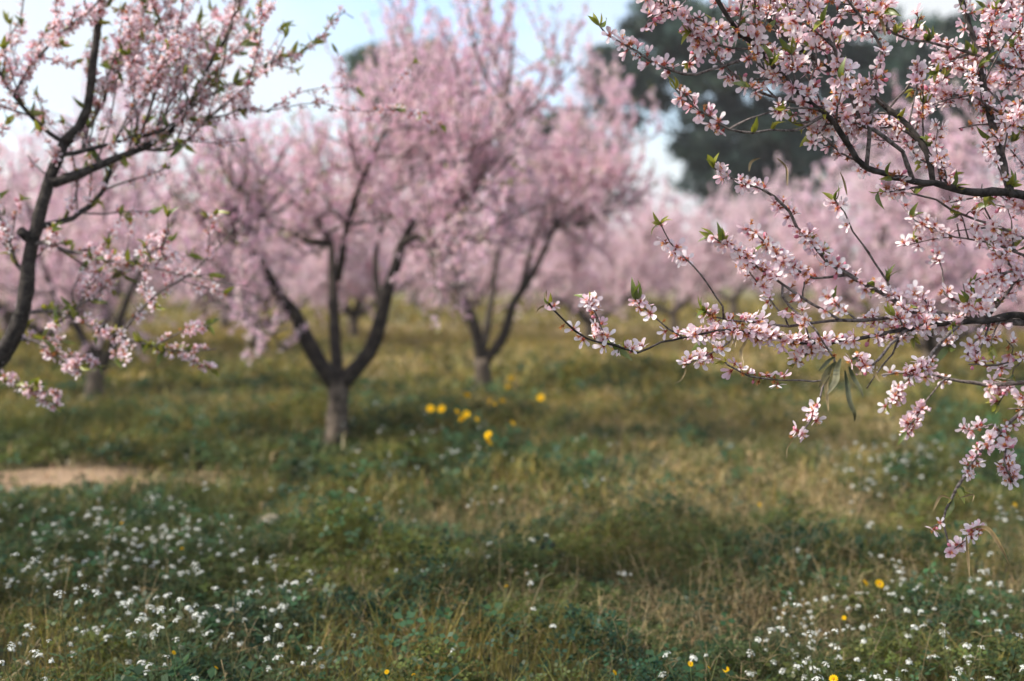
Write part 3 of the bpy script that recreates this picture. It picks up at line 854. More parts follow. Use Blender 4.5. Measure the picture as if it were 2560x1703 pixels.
# leaf tufts seen at the tips
for (x, y, n, dx, dy) in ((1496, 60, 4, -0.3, 1), (1648, 553, 4, -0.7, 0.4), (1690, 545, 2, 0.6, 0.6), (1783, 592, 5, -0.8, 0.4), (1815, 590, 3, 0.1, 1), (1784, 415, 3, -0.5, 0.8), (1765, 780, 4, -1, 0.2), (1740, 785, 3, -1, 0.1),
                          (1473, 748, 3, -0.1, 1), (1592, 745, 3, -0.2, 1), (1368, 752, 2, 0, 1), (1910, 372, 6, 0, 1), (1930, 378, 4, 0.5, 0.7), (2080, 492, 5, 0, 1), (2278, 540, 5, 0, 1), (2230, 700, 5, 0.2, 1), (2075, 650, 4, 0.2, 1),
                          (1814, 902, 3, -0.6, 0.6), (1862, 640, 3, -0.3, 1), (2270, 935, 4, -0.4, 0.7), (2310, 930, 2, 0.5, 1), (1726, 75, 4, -0.2, 1), (1700, 85, 2, -1, 0.2), (1690, 215, 3, -0.3, 1), (1985, 310, 4, -0.6, 0.8),
                          (2105, 105, 5, 0, 1), (2230, 110, 6, 0.3, 1), (2310, 120, 5, 0, 1), (2365, 165, 5, -0.2, 1), (2300, 255, 6, 0, 1), (2540, 360, 6, 0.5, 0.6), (2380, 478, 4, 0.9, 0.3), (2470, 500, 6, 0.2, -0.3), (2500, 470, 6, 0.4, 0.2),
                          (2530, 470, 8, 0.2, 0.4), (1860, 30, 4, 0.2, 1), (1935, 155, 4, 0.2, 1), (2520, 640, 5, 0.2, 1), (2300, 600, 4, -0.6, 0.8), (2480, 1010, 4, -0.3, 0.8), (2380, 1240, 3, -0.3, -1), (2420, 1240, 4, 0.7, -0.5), (2265, 1085, 2, -0.6, -0.6)):
    best = min(((np.hypot(b[0][:, 0] - x, b[0][:, 1] - y).min(), i) for i, b in enumerate(T.br)), key=lambda z: z[0])
    b = T.br[best[1]]; k = int(np.hypot(b[0][:, 0] - x, b[0][:, 1] - y).argmin())
    T.tuft(b[1][k], np.array((dx, -0.25, dy)), n)
for idx in (i2, i3, i4, i10, i11, i13, i15, iLow, i16, i28, i35):
    T.leaves(idx, 6)


# old leaves hanging on, dry and curled
def strip_leaf(tree, pts, d, w, c0, c1, name='dry_leaf', mat=M_DRY, curl=0.5):
    W = [px(x, y, d + 0.008 * math.sin(i * 1.7)) for i, (x, y) in enumerate(pts)]
    P, _ = smooth_line(W, np.ones(len(W)), 0.007)
    n = len(P); Tn = unit(np.gradient(P, axis=0)); t = np.linspace(0, 1, n)
    side = unit(np.cross(Tn, np.array((0.15, 1.0, 0.1)))); out = np.cross(side, Tn)
    ww = w * 0.5 * np.sin(np.pi * np.clip(t * 0.93 + 0.05, 0, 1)) ** 0.7
    a = curl * (0.6 + 0.5 * np.sin(3 * t + pts[0][0]))
    V = np.stack([P - side * (ww * np.cos(a))[:, None] - out * (ww * np.sin(a))[:, None], P, P + side * (ww * np.cos(a))[:, None] - out * (ww * np.sin(a))[:, None]], 1).reshape(-1, 3)
    i = np.arange(n - 1)[:, None] * 3
    q = np.concatenate([i + np.array([[0, 1, 4, 3]]), i + np.array([[1, 2, 5, 4]])])
    c = (np.array(c0)[None] * (1 - t)[:, None] + np.array(c1)[None] * t[:, None]); c = np.repeat(c[:, None], 3, 1) * np.array((1.0, 0.75, 1.15))[None, :, None]
    mb = MB(); mb.add(V - tree.o, q, c.reshape(-1, 3)); mb.build(name, mat, tree.root, True)


z5 = lambda L: [(2000 + a * 0.1697, 850 + b * 0.1697) for a, b in L]
OL, TAN, GRN = (0.10, 0.095, 0.045), (0.34, 0.25, 0.12), (0.075, 0.09, 0.045)
for L, w, c0, c1 in (([(520, 250), (440, 290), (350, 380), (270, 460)], 0.010, GRN, OL), ([(530, 320), (420, 450), (340, 600), (280, 720)], 0.016, GRN, (0.16, 0.12, 0.05)),
                     ([(480, 380), (390, 620), (400, 850), (420, 1050)], 0.010, OL, TAN), ([(600, 270), (540, 440), (520, 600), (400, 800)], 0.017, (0.20, 0.20, 0.11), (0.30, 0.27, 0.16)),
                     ([(660, 450), (690, 650), (730, 900), (800, 1080), (805, 1200)], 0.014, GRN, OL), ([(720, 390), (790, 560), (880, 700), (935, 850)], 0.012, GRN, OL), ([(780, 370), (840, 460), (910, 510)], 0.014, (0.17, 0.16, 0.06), TAN),
                     ([(800, 330), (770, 290), (830, 250), (870, 270)], 0.008, GRN, GRN)):
    strip_leaf(T, z5(L), 2.80, w, c0, c1)
for L, d, w in (([(2430, 1322), (2450, 1317), (2474, 1326), (2503, 1370), (2521, 1407)], 2.95, 0.012), ([(2415, 1335), (2419, 1388), (2424, 1443)], 2.96, 0.008), ([(1830, 832), (1830, 850), (1822, 872)], 2.85, 0.008),
                ([(1840, 838), (1838, 855), (1836, 872)], 2.85, 0.008), ([(1870, 845), (1852, 880), (1856, 905), (1858, 922)], 2.85, 0.010), ([(1714, 910), (1713, 930), (1700, 952), (1683, 958)], 2.82, 0.004),
                ([(1375, 762), (1350, 770), (1338, 788)], 2.87, 0.007), ([(1366, 762), (1365, 740), (1366, 724)], 2.87, 0.004), ([(2190, 905), (2188, 935), (2200, 955)], 2.9, 0.007), ([(1985, 1096), (1968, 1120), (1966, 1148)], 2.85, 0.004),
                ([(2195, 40), (2208, 65), (2213, 90)], 3.0, 0.009), ([(2100, 430), (2110, 455), (2118, 490)], 3.0, 0.007), ([(2378, 1248), (2352, 1240), (2332, 1278)], 3.0, 0.008), ([(2400, 1244), (2432, 1236), (2430, 1255)], 3.0, 0.007),
                ([(1900, 395), (1878, 405), (1872, 430)], 2.85, 0.007), ([(1942, 395), (1965, 420), (1968, 465)], 2.85, 0.008)):
    strip_leaf(T, L, d, w, (0.24, 0.17, 0.075), TAN, curl=0.8)
T.finish()

# ---- the tree on the left, a little out of focus
tl_o = np.array((-2.35, 4.65, 0.0))
root_l = thing('almond_tree', 'softly blurred almond tree with dark leaning limbs and mixed pink blossom and green leaves', 'tree', tl_o)
T = Tree(root_l, tl_o)
T.lsc = 1.5
T.mix = np.array([0.06, 0.12, 0.17, 0.08, 0.20, 0.09, 0.10, 0.09, 0.05, 0.04]); T.mix = T.mix / T.mix.sum()  # deeper pinks weighted up, standing in for backlit shade
D = 4.6
trunk_px = to_px(tl_o + np.array([[0, 0, -0.05], [0.0, 0, 0.15], [0.02, 0.0, 0.45], [0.06, 0, 0.72]]))
T.limb([(p[0], p[1]) for p in trunk_px], 0.10, 0.072, 0, d0=4.65, name='trunk', mat=M_TRUNK, sides=14, step=0.06)
L8 = dict(mat=M_LIMB, sides=10, step=0.04, pw=1.7)
T.limb([(-120, 1140), (-70, 985), (0, 887), (22, 862), (40, 825), (58, 771), (69, 698), (77, 625), (91, 570), (106, 511), (124, 449), (146, 394), (160, 358)], 0.054, 0.022, -0.05, **L8); k0 = len(T.br) - 1
T.limb([(160, 358), (197, 321), (219, 270), (230, 204), (234, 146), (244, 73), (255, 22), (262, -40), (280, -200)], 0.022, 0.010, -0.05, **L8); k1 = len(T.br) - 1
T.limb([(153, 352), (109, 321), (73, 285), (36, 237), (15, 208), (0, 182), (-40, 140)], 0.011, 0.006, -0.1, sides=8, mat=M_LIMB, fl=((0.6, 1, 60),)); k2 = len(T.br) - 1
T.limb([(40, 232), (66, 182), (99, 139), (146, 88), (190, 55), (234, 18), (270, -30)], 0.005, 0.0025, -0.05, fl=((0.1, 1, 130),)); k2b = len(T.br) - 1
T.limb([(124, 452), (139, 456), (197, 434), (255, 412), (299, 394), (339, 379), (369, 365), (412, 336), (445, 310), (471, 270), (504, 204), (533, 153), (560, 100), (590, 30), (610, -40)], 0.021, 0.004, 0.1, fl=((0.35, 1, 60),), **L8); k5 = len(T.br) - 1
T.limb([(150, 392), (226, 372), (277, 361), (330, 345), (400, 330), (450, 290), (470, 240)], 0.010, 0.003, 0.0, sides=8, mat=M_LIMB, fl=((0.3, 1, 60),)); k4 = len(T.br) - 1
T.limb([(204, 376), (219, 321), (241, 285), (259, 252), (288, 171), (314, 109), (347, 47), (372, 0), (395, -60)], 0.009, 0.004, 0.2, fl=((0.3, 1, 150),)); k3 = len(T.br) - 1
T.limb([(355, 372), (412, 376), (474, 347), (511, 303), (566, 288), (602, 274), (657, 277), (675, 281)], 0.007, 0.002, -0.1, fl=((0.3, 1, 75),)); k6 = len(T.br) - 1
T.limb([(471, 265), (547, 226), (602, 201), (657, 168), (712, 146), (766, 124), (803, 91), (839, 47), (860, 29), (884, 46)], 0.005, 0.0014, 0.0, fl=((0.35, 0.95, 38),)); k7 = len(T.br) - 1
T.limb([(91, 575), (140, 560), (182, 544), (219, 518), (255, 482), (270, 445), (290, 380)], 0.014, 0.005, 0.1, sides=8, mat=M_LIMB, fl=((0.6, 1, 50),)); k8 = len(T.br) - 1
T.limb([(82, 600), (62, 590), (52, 578)], 0.026, 0.022, -0.03, sides=9, mat=M_LIMB, step=0.03)
T.limb([(78, 612), (109, 606), (157, 625), (219, 636), (274, 650), (310, 658), (380, 650), (440, 630)], 0.010, 0.0025, -0.12, fl=((0.3, 1, 80),)); k10 = len(T.br) - 1
T.limb([(60, 790), (95, 778), (146, 782), (190, 796), (219, 811), (255, 829), (299, 840), (347, 855), (394, 869), (438, 876), (511, 876), (540, 873)], 0.009, 0.0018, -0.15, fl=((0.3, 0.55, 110), (0.72, 0.95, 110))); k11 = len(T.br) - 1
T.limb([(299, 838), (328, 804), (365, 763), (401, 731), (456, 698), (493, 669), (547, 617), (584, 570), (610, 535)], 0.004, 0.0014, 0.05, fl=((0.1, 0.5, 25),)); k12 = len(T.br) - 1
T.limb([(50, 850), (109, 847), (146, 811), (190, 771), (255, 723), (303, 679), (340, 640)], 0.005, 0.002, 0.0, fl=((0.4, 1, 40),)); k13 = len(T.br) - 1
T.limb([(45, 838), (84, 851), (120, 873), (157, 895), (182, 917), (204, 931)], 0.006, 0.0024, -0.15, fl=((0.3, 1, 130),)); k14 = len(T.br) - 1
T.limb([(-60, 980), (-20, 915), (22, 949), (55, 964), (91, 975), (146, 982)], 0.005, 0.0018, -0.1, fl=((0.3, 1, 90),)); k15 = len(T.br) - 1
T.limb([(471, 690), (547, 705), (620, 716)], 0.002, 0.0012, 0.0)
T.limb([(69, 700), (30, 640), (5, 560), (-30, 470)], 0.010, 0.005, 0.0, fl=((0.3, 1, 60),)); k16 = len(T.br) - 1
for idx, per, t0, t1, a, b, dn, up in ((k5, 21, 0.15, 1, 0.20, 0.65, 66, 0.9), (k4, 19, 0.1, 1, 0.18, 0.6, 62, 1.0), (k3, 16, 0.1, 1, 0.12, 0.45, 80, 0.5), (k6, 15, 0.1, 1, 0.14, 0.5, 60, 0.8), (k1, 2.5, 0.3, 1, 0.06, 0.14, 35, 0.2),
                                       (k2, 20, 0.2, 1, 0.08, 0.3, 75, 0.2), (k2b, 16, 0.1, 1, 0.06, 0.18, 100, 0.1), (k8, 18, 0.2, 1, 0.1, 0.35, 65, 0.2), (k10, 28, 0.1, 1, 0.08, 0.34, 68, 0.0), (k11, 17, 0.15, 0.8, 0.06, 0.22, 90, 0.1),
                                       (k13, 15, 0.2, 1, 0.08, 0.28, 60, 0.1), (k14, 12, 0.1, 1, 0.06, 0.16, 110, -0.2), (k7, 8, 0.2, 0.9, 0.05, 0.15, 55, 0.4), (k15, 8, 0.2, 1, 0.05, 0.12, 80, 0.1), (k16, 18, 0.1, 1, 0.08, 0.28, 75, 0.2),
                                       (k12, 12, 0.1, 0.8, 0.05, 0.2, 75, 0.1), (k0, 4, 0.35, 1, 0.06, 0.2, 50, 0.0)):
    T.twigs(idx, per * 1.0, t0, t1, a * 1.2, b * 1.25, dn * 0.85, up, leafy=0.95, maxr=0.0042, wild=0.62)
n_tw = len(T.br)
for i in range(n_tw):
    if T.br[i][3] == 'twig' and len(T.br[i][1]) > 8 and T.br[i][0][:, 1].mean() < 560:
        T.twigs(i, 4.5, 0.3, 1, 0.08, 0.28, 62, 0.4, leafy=0.9, maxr=0.002)
for idx in (k1, k2, k3, k4, k5, k6, k7, k8, k10, k11, k13, k14, k15, k16):
    T.leaves(idx, 30 if idx != k1 else 12, 0.15, 1)
T.finish()


# ------------------------------------------------------------------ trees in the orchard behind
def grow_crown(limbs, tw, bl, gl, dens=1.0, hang=0.25, hgt=1.0, bden=62):
    """secondary branches, shoots, blossom positions from the main limbs"""
    for (P, rr, *lh) in limbs:
        hg = hgt * (lh[0] if lh else 1.0)
        L = np.linalg.norm(np.diff(P, axis=0), axis=1).sum()
        cen = P[0] * np.array((1, 1, 0))
        n2 = max(3, int(L / 0.20 * dens / (0.35 + 0.65 * hg)))
        for _ in range(n2):
            k = int(len(P) * rng.uniform(lh[1] if len(lh) > 1 else 0.28, 1.0)) - 1; k = max(1, min(k, len(P) - 2))
            p, T_ = P[k], unit(P[k + 1] - P[k - 1])
            out = unit((p - cen) * np.array((1, 1, 0)) + rng.normal(0, 0.25, 3) * np.array((1, 1, 0)))
            az = rng.random() * 6.283
            h = np.array((math.cos(az), math.sin(az), 0))
            d = unit(T_ * 0.5 + h * 0.8 + out * 0.35 + np.array((0, 0, rng.uniform(-0.45, 1.1))))
            l = rng.uniform(0.6, 1.35) * hg
            W = [p, p + d * l * 0.5 + rng.normal(0, 0.05, 3), p + d * l + np.array((0, 0, rng.uniform(-0.12, 0.3))) * l]
            Q, qr = smooth_line(W, [min(0.016, rr[k] * 0.7), 0.010, 0.005], 0.10)
            tw.append((Q, qr, 4))
            n3 = int(l / 0.085)
            for _s in range(n3):
                j = rng.integers(1, len(Q)) - 1
                q = Q[j]
                az = rng.random() * 6.283; h = np.array((math.cos(az), math.sin(az), 0))
                upz = rng.uniform(-0.9, 0.0) if rng.random() < hang else rng.uniform(0.5, 2.2)
                e = unit(h * 0.75 + d * 0.3 + np.array((0, 0, upz)))
                ls = rng.uniform(0.22, 0.75) * (0.4 + 0.6 * hg)
                S = np.array([q, q + e * ls * 0.5 + rng.normal(0, 0.02, 3), q + e * ls + np.array((0, 0, 0.06 * np.sign(upz)))])
                tw.append((S, np.array([0.005, 0.004, 0.0022]), 3))
                nb = int(ls * bden)
                t = rng.random(nb) ** 0.85
                bp = np.where(t[:, None] < 0.5, S[0] + (S[1] - S[0]) * (t * 2)[:, None], S[1] + (S[2] - S[1]) * (t * 2 - 1)[:, None])
                bl.append(bp + rng.normal(0, 0.016, (nb, 3)))
                if rng.random() < 0.35:
                    gl.append(S[2] + rng.normal(0, 0.02, (3, 3)))


def far_blossom():
    """three crossed cupped petals"""
    v, f, c = [], [], []
    for k, (a, t) in enumerate(((0.2, 0.35), (2.3, 0.5), (4.4, 0.3))):
        d = np.array((math.cos(a), math.sin(a), t)); s = np.array((-math.sin(a), math.cos(a), 0.25))
        i = len(v)
        v += [d * 0.001, d * 0.016 + s * 0.011, d * 0.024, d * 0.016 - s * 0.011]
        c += [np.array((0.8, 0.55, 0.6)), np.ones(3), np.ones(3), np.ones(3)]
        f.append([i, i + 1, i + 2, i + 3])
    return np.array(v), [np.array(f)], np.array(c)


FAR_BL = far_blossom()


def orchard_tree(root, origin, limbs, trunk=None, dens=1.0, hang=0.25, bscale=1.0, pink=(0.95, 0.795, 0.82), hgt=1.0, bden=62):
    tw, bl, gl = [], [], []
    grow_crown(limbs, tw, bl, gl, dens, hang, hgt, bden)
    o = np.asarray(origin, float)
    parts = []
    if trunk is not None:
        mb = MB(); tube(mb, trunk[0] - o, trunk[1], 14, bump=0.14); parts.append(mb.build('trunk', M_SUNLIT_BOLE, root, True))
    for (P, rr, *_h) in limbs:
        mb = MB(); tube(mb, P - o, rr, 9, bump=0.16); parts.append(mb.build('limb', M_TRUNK, root, True))
    mb = MB()
    for (Q, qr, s) in tw:
        tube(mb, Q - o, qr, s)
    parts.append(mb.build('shoots', M_TWIG, root, True, 'stuff'))
    B = np.concatenate(bl) - o; n = len(B)
    c = np.asarray(pink)[None] * (1 + rng.uniform(-0.13, 0.10, (n, 1))) * np.stack([np.ones(n), 1 + rng.uniform(-0.10, 0.16, n), 1 + rng.uniform(-0.07, 0.12, n)], -1)
    mb = MB(); mb.add_many(FAR_BL, B, frames(rng.normal(0, 1, (n, 3)) + np.array((0, 0, 0.3))), bscale * rng.uniform(0.8, 1.25, n), np.clip(c, 0, 0.95))
    cr = mb.build('crown', M_FAR_PETAL, root, True); parts.append(cr)
    if gl:
        G = np.concatenate(gl) - o; n = len(G)
        mb = MB(); mb.add_many(LEAF[0], G, frames(rng.normal(0, 1, (n, 3)) + np.array((0, 0, 0.8))), rng.uniform(0.9, 1.5, n), 1 + rng.uniform(-0.3, 0.2, (n, 1)) * np.ones((1, 3)))
        parts.append(mb.build('young_leaves', M_LEAF, root, True, 'stuff'))
    return parts


def traced(pts, d0, d1, r0, r1, h=1.0, st=0.28):
    n = len(pts); t = np.linspace(0, 1, n)
    W = [px(x, y, d0 + (d1 - d0) * k) for (x, y), k in zip(pts, t)]
    return (*smooth_line(W, r1 + (r0 - r1) * (1 - t) ** 1.4, 0.10), h, st)


# tree in the middle
base = ground_px(842, 1124); base[2] = float(gz(base[0], base[1])); DA = float(to_px(base)[2])
rA = thing('almond_tree', 'almond tree with short thick trunk forking into three dark limbs under pink blossom', 'tree', base)
tk = smooth_line([base + np.array((0, 0, -0.06)), base + np.array((0, 0, 0.03)), px(843, 1060, DA), px(846, 990, DA), px(845, 950, DA)], [0.15, 0.112, 0.090, 0.088, 0.097], 0.07)
limA = [traced([(840, 965), (798, 907), (760, 836), (738, 782), (706, 749), (673, 695), (651, 651), (619, 619), (603, 590), (590, 530), (600, 460)], DA, DA - 0.5, 0.075, 0.020, 0.55, 0.68),
        traced([(845, 960), (836, 825), (831, 695), (826, 608), (800, 560), (780, 500), (800, 430)], DA, DA + 1.0, 0.055, 0.012, 0.55, 0.62),
        traced([(850, 965), (923, 880), (950, 804), (972, 717), (994, 652), (1005, 608), (1042, 590), (1075, 605), (1120, 560), (1160, 500), (1200, 420)], DA, DA - 0.3, 0.072, 0.012, 0.75, 0.62),
        traced([(1000, 625), (1030, 560), (1075, 510), (1088, 470), (1110, 390), (1150, 280), (1200, 150)], DA - 0.15, DA + 0.3, 0.036, 0.008, 0.85, 0.4),
        traced([(828, 610), (780, 605), (720, 580), (678, 560), (640, 510), (590, 480)], DA + 0.5, DA + 0.9, 0.040, 0.010, 0.5, 0.5),
        traced([(956, 790), (940, 690), (945, 600), (990, 480), (1030, 350), (1090, 210)], DA - 0.1, DA + 1.3, 0.03, 0.008, 0.85, 0.45),
        traced([(845, 700), (870, 560), (910, 440), (950, 350), (980, 290)], DA + 0.6, DA - 0.6, 0.035, 0.008, 0.55),
        traced([(603, 590), (540, 560), (480, 520), (420, 470)], DA - 0.4, DA - 0.2, 0.022, 0.008, 0.6),
        traced([(1088, 470), (1150, 420), (1240, 340), (1320, 220)], DA, DA - 0.8, 0.02, 0.007, 0.8),
        traced([(640, 640), (610, 700), (615, 790), (640, 860)], DA - 0.4, DA - 0.7, 0.012, 0.005, 0.28),
        traced([(690, 720), (660, 780), (690, 850), (715, 880)], DA - 0.3, DA - 0.1, 0.012, 0.005, 0.25),
        traced([(1060, 600), (1090, 680), (1085, 760)], DA - 0.3, DA - 0.7, 0.012, 0.005, 0.28),
        traced([(560, 570), (520, 640), (500, 720), (520, 800)], DA - 0.3, DA + 0.2, 0.012, 0.005, 0.3),
        traced([(1042, 590), (1090, 640), (1110, 720)], DA - 0.2, DA + 0.4, 0.012, 0.005, 0.35)]
orchard_tree(rA, base, limA, tk, 1.22, 0.27, bden=60, pink=(0.94, 0.775, 0.835))
# tree behind it on the right
base = ground_px(1207, 995); base[2] = float(gz(base[0], base[1])); DB = float(to_px(base)[2])
rB = thing('almond_tree', 'almond tree with slim V shaped limbs behind the yellow wildflowers', 'tree', base)
tk = smooth_line([base + np.array((0, 0, -0.06)), px(1207, 960, DB), px(1205, 895, DB)], [0.13, 0.095, 0.095], 0.08)
limB = [traced([(1203, 905), (1190, 830), (1171, 774), (1153, 727), (1127, 650), (1120, 590), (1130, 500), (1150, 440), (1200, 370)], DB, DB - 0.5, 0.080, 0.016, 0.7, 0.5),
        traced([(1210, 905), (1251, 855), (1270, 807), (1279, 767), (1317, 709), (1342, 665), (1368, 610), (1386, 570), (1440, 560), (1500, 530), (1540, 460)], DB, DB - 0.3, 0.070, 0.016, 0.6, 0.6),
        traced([(1300, 735), (1330, 620), (1370, 500), (1400, 410), (1430, 340)], DB - 0.2, DB + 0.5, 0.035, 0.012, 0.65, 0.4),
        traced([(1386, 570), (1440, 470), (1490, 400), (1560, 340)], DB - 0.2, DB + 0.3, 0.03, 0.012, 0.6),
        traced([(1205, 900), (1230, 740), (1250, 600), (1280, 480), (1300, 390)], DB, DB + 1.5, 0.045, 0.012, 0.7, 0.5)]
orchard_tree(rB, base, limB, tk, 1.2, 0.26, 1.15, bden=58, pink=(0.94, 0.79, 0.84))
# tree behind the left tree
base = ground_px(236, 1010); base[2] = float(gz(base[0], base[1])); DC = float(to_px(base)[2])
rC = thing('almond_tree', 'dark forked almond trunk with pink crown seen through the leafy leaning tree', 'tree', base)
tk = smooth_line([base + np.array((0, 0, -0.06)), px(237, 960, DC), px(243, 918, DC)], [0.13, 0.10, 0.10], 0.08)
limC = [traced([(240, 925), (246, 862), (258, 800), (268, 730), (275, 660), (270, 580), (240, 500), (220, 420)], DC, DC + 0.5, 0.07, 0.018),
        traced([(244, 925), (277, 880), (300, 800), (330, 720), (380, 640), (430, 560), (450, 480)], DC, DC - 0.5, 0.06, 0.018),
        traced([(240, 925), (200, 830), (140, 740), (115, 680), (90, 600), (70, 500)], DC, DC, 0.06, 0.018),
        traced([(250, 840), (300, 700), (330, 560), (350, 460)], DC + 0.2, DC + 1.5, 0.05, 0.015)]
orchard_tree(rC, base, limC, tk, 0.95, 0.3, 1.1, (0.94, 0.80, 0.845))


# generic orchard trees, three kinds, copied along the rows
def proto(seed, hgt):
    global rng
    keep = rng; rng = np.random.default_rng(seed)
    root = thing('almond_tree', 'x', 'tree', (0, 0, 0))
    n = 4
    tk = smooth_line([(0, 0, -0.15), (0.02, 0, 0.25), (0, 0.02, 0.6)], [0.13, 0.095, 0.10], 0.08)
    lm = []
    a0 = rng.random() * 6.28
    for k in range(n):
        a = a0 + k * 6.283 / n + rng.normal(0, 0.25); d = np.array((math.cos(a), math.sin(a), 0))
        r = rng.uniform(0.9, 1.5)
        W = [np.array((0, 0, 0.5)), d * r * 0.42 + np.array((0, 0, 0.8)), d * r * 0.95 + np.array((0, 0, 1.25)), d * r * 1.25 + np.array((0, 0, 1.9)), d * r * 1.35 + np.array((0, 0, 2.7 * hgt))]
        lm.append(smooth_line([w + rng.normal(0, 0.05, 3) * (i > 0) for i, w in enumerate(W)], [0.075, 0.06, 0.045, 0.03, 0.015], 0.12))
    parts = orchard_tree(root, (0, 0, 0), lm, tk, 1.35, 0.45, 1.35, ((0.94, 0.83, 0.865), (0.94, 0.85, 0.875), (0.94, 0.81, 0.855))[seed % 3], 0.95)
    rng = keep
    return root, parts


protos = [proto(s, h) for s, h in ((21, 1.0), (22, 0.92), (26, 1.05))]
spots = [(-6.4, 3.9), (-6.9, 17.0), (5.6, 15.2), (1.6, 23.5), (-4.6, 20.5), (-9.5, 21.5), (7.5, 20.5), (3.9, 27.5), (-3.4, 24.5), (-1.2, 30), (-7.2, 28.5), (-12.2, 29), (10.6, 27), (6.4, 33), (1.8, 35), (-4.8, 36), (-10, 37),  # first spot is out of view, a tree added to shade the foreground
         (-15.5, 36), (13.5, 34), (9.5, 40), (4.6, 43), (-1.2, 42), (-7.4, 45), (-13.5, 46), (-19, 45), (16, 46), (0.8, 52), (7, 53), (-5, 55), (-11, 57), (12.5, 57), (-20, 58), (20, 60), (3.5, 62), (-8, 66), (9, 68), (-15.5, 68), (-1.5, 72), (15.5, 72)]
ROW_LABEL = {0: 'unseen almond tree added beside the softly blurred leaning tree to shade the white flowers', 1: 'pink almond tree beyond the dark forked trunk, further from the bare sandy patch',
             2: 'pink almond tree whose crown glows behind the low spray of sharp blossom', 3: 'small pink almond tree between the slim V shaped tree and the umbrella pine'}
for i, (x, y) in enumerate(spots):
    root, parts = protos[i % 3]
    if i < 3:
        r = root
    else:
        r = root.copy(); col.objects.link(r)
        for p in parts:
            c = p.copy(); col.objects.link(c); c.parent = r
    r.location = (x, y, float(gz(x, y)))
    r.rotation_euler = (0, 0, random.random() * 6.283)
    s = random.uniform(0.88, 1.12) if i < 6 else random.uniform(0.8, 1.35)
    r.scale = (s, s, s * random.uniform(0.92, 1.06))
    r['label'] = 'blurred pink almond tree in the rows far behind the yellow wildflowers'
    r['group'] = 'almond trees of the far orchard rows'
    if i in ROW_LABEL:
        r['label'] = ROW_LABEL[i]
        del r['group']
    r['category'] = 'tree'


# ------------------------------------------------------------------ dark pines behind the orchard
def pine(base, H, crown, label, n_cl, leaf, seed, trunk_r=0.25, lean=0.0):
    global rng
    keep = rng; rng = np.random.default_rng(seed)
    base = np.array((base[0], base[1], float(gz(base[0], base[1])))); root = thing('pine_tree', label, 'tree', base)
    tk = smooth_line([(0, 0, -0.2), (lean * 0.2, 0, H * 0.25), (lean * 0.6, 0.1, H * 0.5), (lean, 0, H * 0.86)], [trunk_r * 1.2, trunk_r, trunk_r * 0.8, trunk_r * 0.3], 0.4)
    mb = MB(); tube(mb, tk[0], tk[1], 10, bump=0.12); mb.build('trunk', M_PINEBARK, root, True)
    P, pos = MB(), []
    for (cx_, cy_, cz_, rx, rz, w) in crown:
        for _ in range(int(n_cl * w)):
            u = unit(rng.normal(0, 1, 3)) * rng.random() ** 0.38
            pos.append(np.array((cx_ + u[0] * rx, cy_ + u[1] * rx, cz_ + u[2] * rz)))
    pos = np.array(pos)
    mbl = MB()
    for k in range(min(40, len(pos))):
        q = pos[rng.integers(len(pos))]; t = np.clip((q[2] / H - 0.25), 0.2, 0.8)
        i = int(t * (len(tk[0]) - 1)); p = tk[0][i]
        S, sr = smooth_line([p, p * 0.5 + q * 0.5 + np.array((0, 0, -0.2)), q], [trunk_r * 0.3, trunk_r * 0.18, 0.03], 0.4)
        tube(mbl, S, sr, 5)
    mbl.build('boughs', M_PINEBARK, root, True, 'stuff')
    m = 150
    X = np.repeat(pos, m, 0) + rng.normal(0, 1, (len(pos) * m, 3)) * np.array((0.31, 0.31, 0.18)) * leaf * 3
    n = len(X)
    v = np.array([(-0.25, 0, 0), (0.25, 0, 0), (0, 0, 1.0)]); t = (v, [np.array([[0, 1, 2]])], np.ones((3, 3)))
    c = np.repeat(jitter((0.046, 0.074, 0.056), len(pos), 0.65), m, 0) * (1 + rng.uniform(-0.4, 0.5, (n, 1)))
    P.add_many(t, X, frames(rng.normal(0, 1, (n, 3)) + np.array((0, 0, 0.9))), leaf * rng.uniform(0.6, 1.3, n), c)
    P.build('crown', M_PINE, root)
    rng = keep


def pine_at(x, d):
    return ((x - CX) / FPX * d, d)


DP = 46.0
s_ = DP / FPX
Z = lambda y: CAM_H + (HOR - y) * s_
b = pine_at(1990, DP)
ox = lambda x: (x - 1990) * s_
pine(b, 13.5, [(ox(1790), 0, Z(150), 3.6, 1.8, 1.0), (ox(1570), 0.5, Z(225), 1.9, 1.3, 0.42), (ox(2010), 0, Z(110), 3.4, 1.9, 0.9), (ox(1860), 0.5, Z(320), 3.0, 1.5, 0.75), (ox(1760), -0.5, Z(400), 1.6, 1.4, 0.3), (ox(1890), 0, Z(500), 1.9, 1.3, 0.35), (ox(1510), 0, Z(170), 1.0, 0.9, 0.16), (ox(1660), 0, Z(60), 2.0, 0.9, 0.35), (ox(2010), 0, Z(400), 2.4, 1.6, 0.5), (ox(2120), 0, Z(260), 2.6, 2.0, 0.6)],
     'large dark umbrella shaped pine rising behind the blossom branches', 78, 0.30, 5, 0.30)
DP = 50.0; s_ = DP / FPX
b = pine_at(2400, DP); ox = lambda x: (x - 2400) * s_
pine(b, 13, [(ox(2330), 0, Z(180), 2.9, 2.2, 0.8), (ox(2480), 0, Z(280), 3.0, 2.4, 0.7), (ox(2300), 0, Z(330), 2.6, 2.0, 0.6), (ox(2250), 0, Z(430), 2.4, 1.5, 0.4), (ox(2420), 0, Z(90), 1.8, 1.0, 0.25), (ox(2600), 0, Z(330), 3.0, 2.4, 0.5)],
     'dark pine with rounded crown standing beside the umbrella shaped pine', 74, 0.30, 6, 0.28)
DP = 44.0; s_ = DP / FPX
b = pine_at(1040, DP); ox = lambda x: (x - 1040) * s_
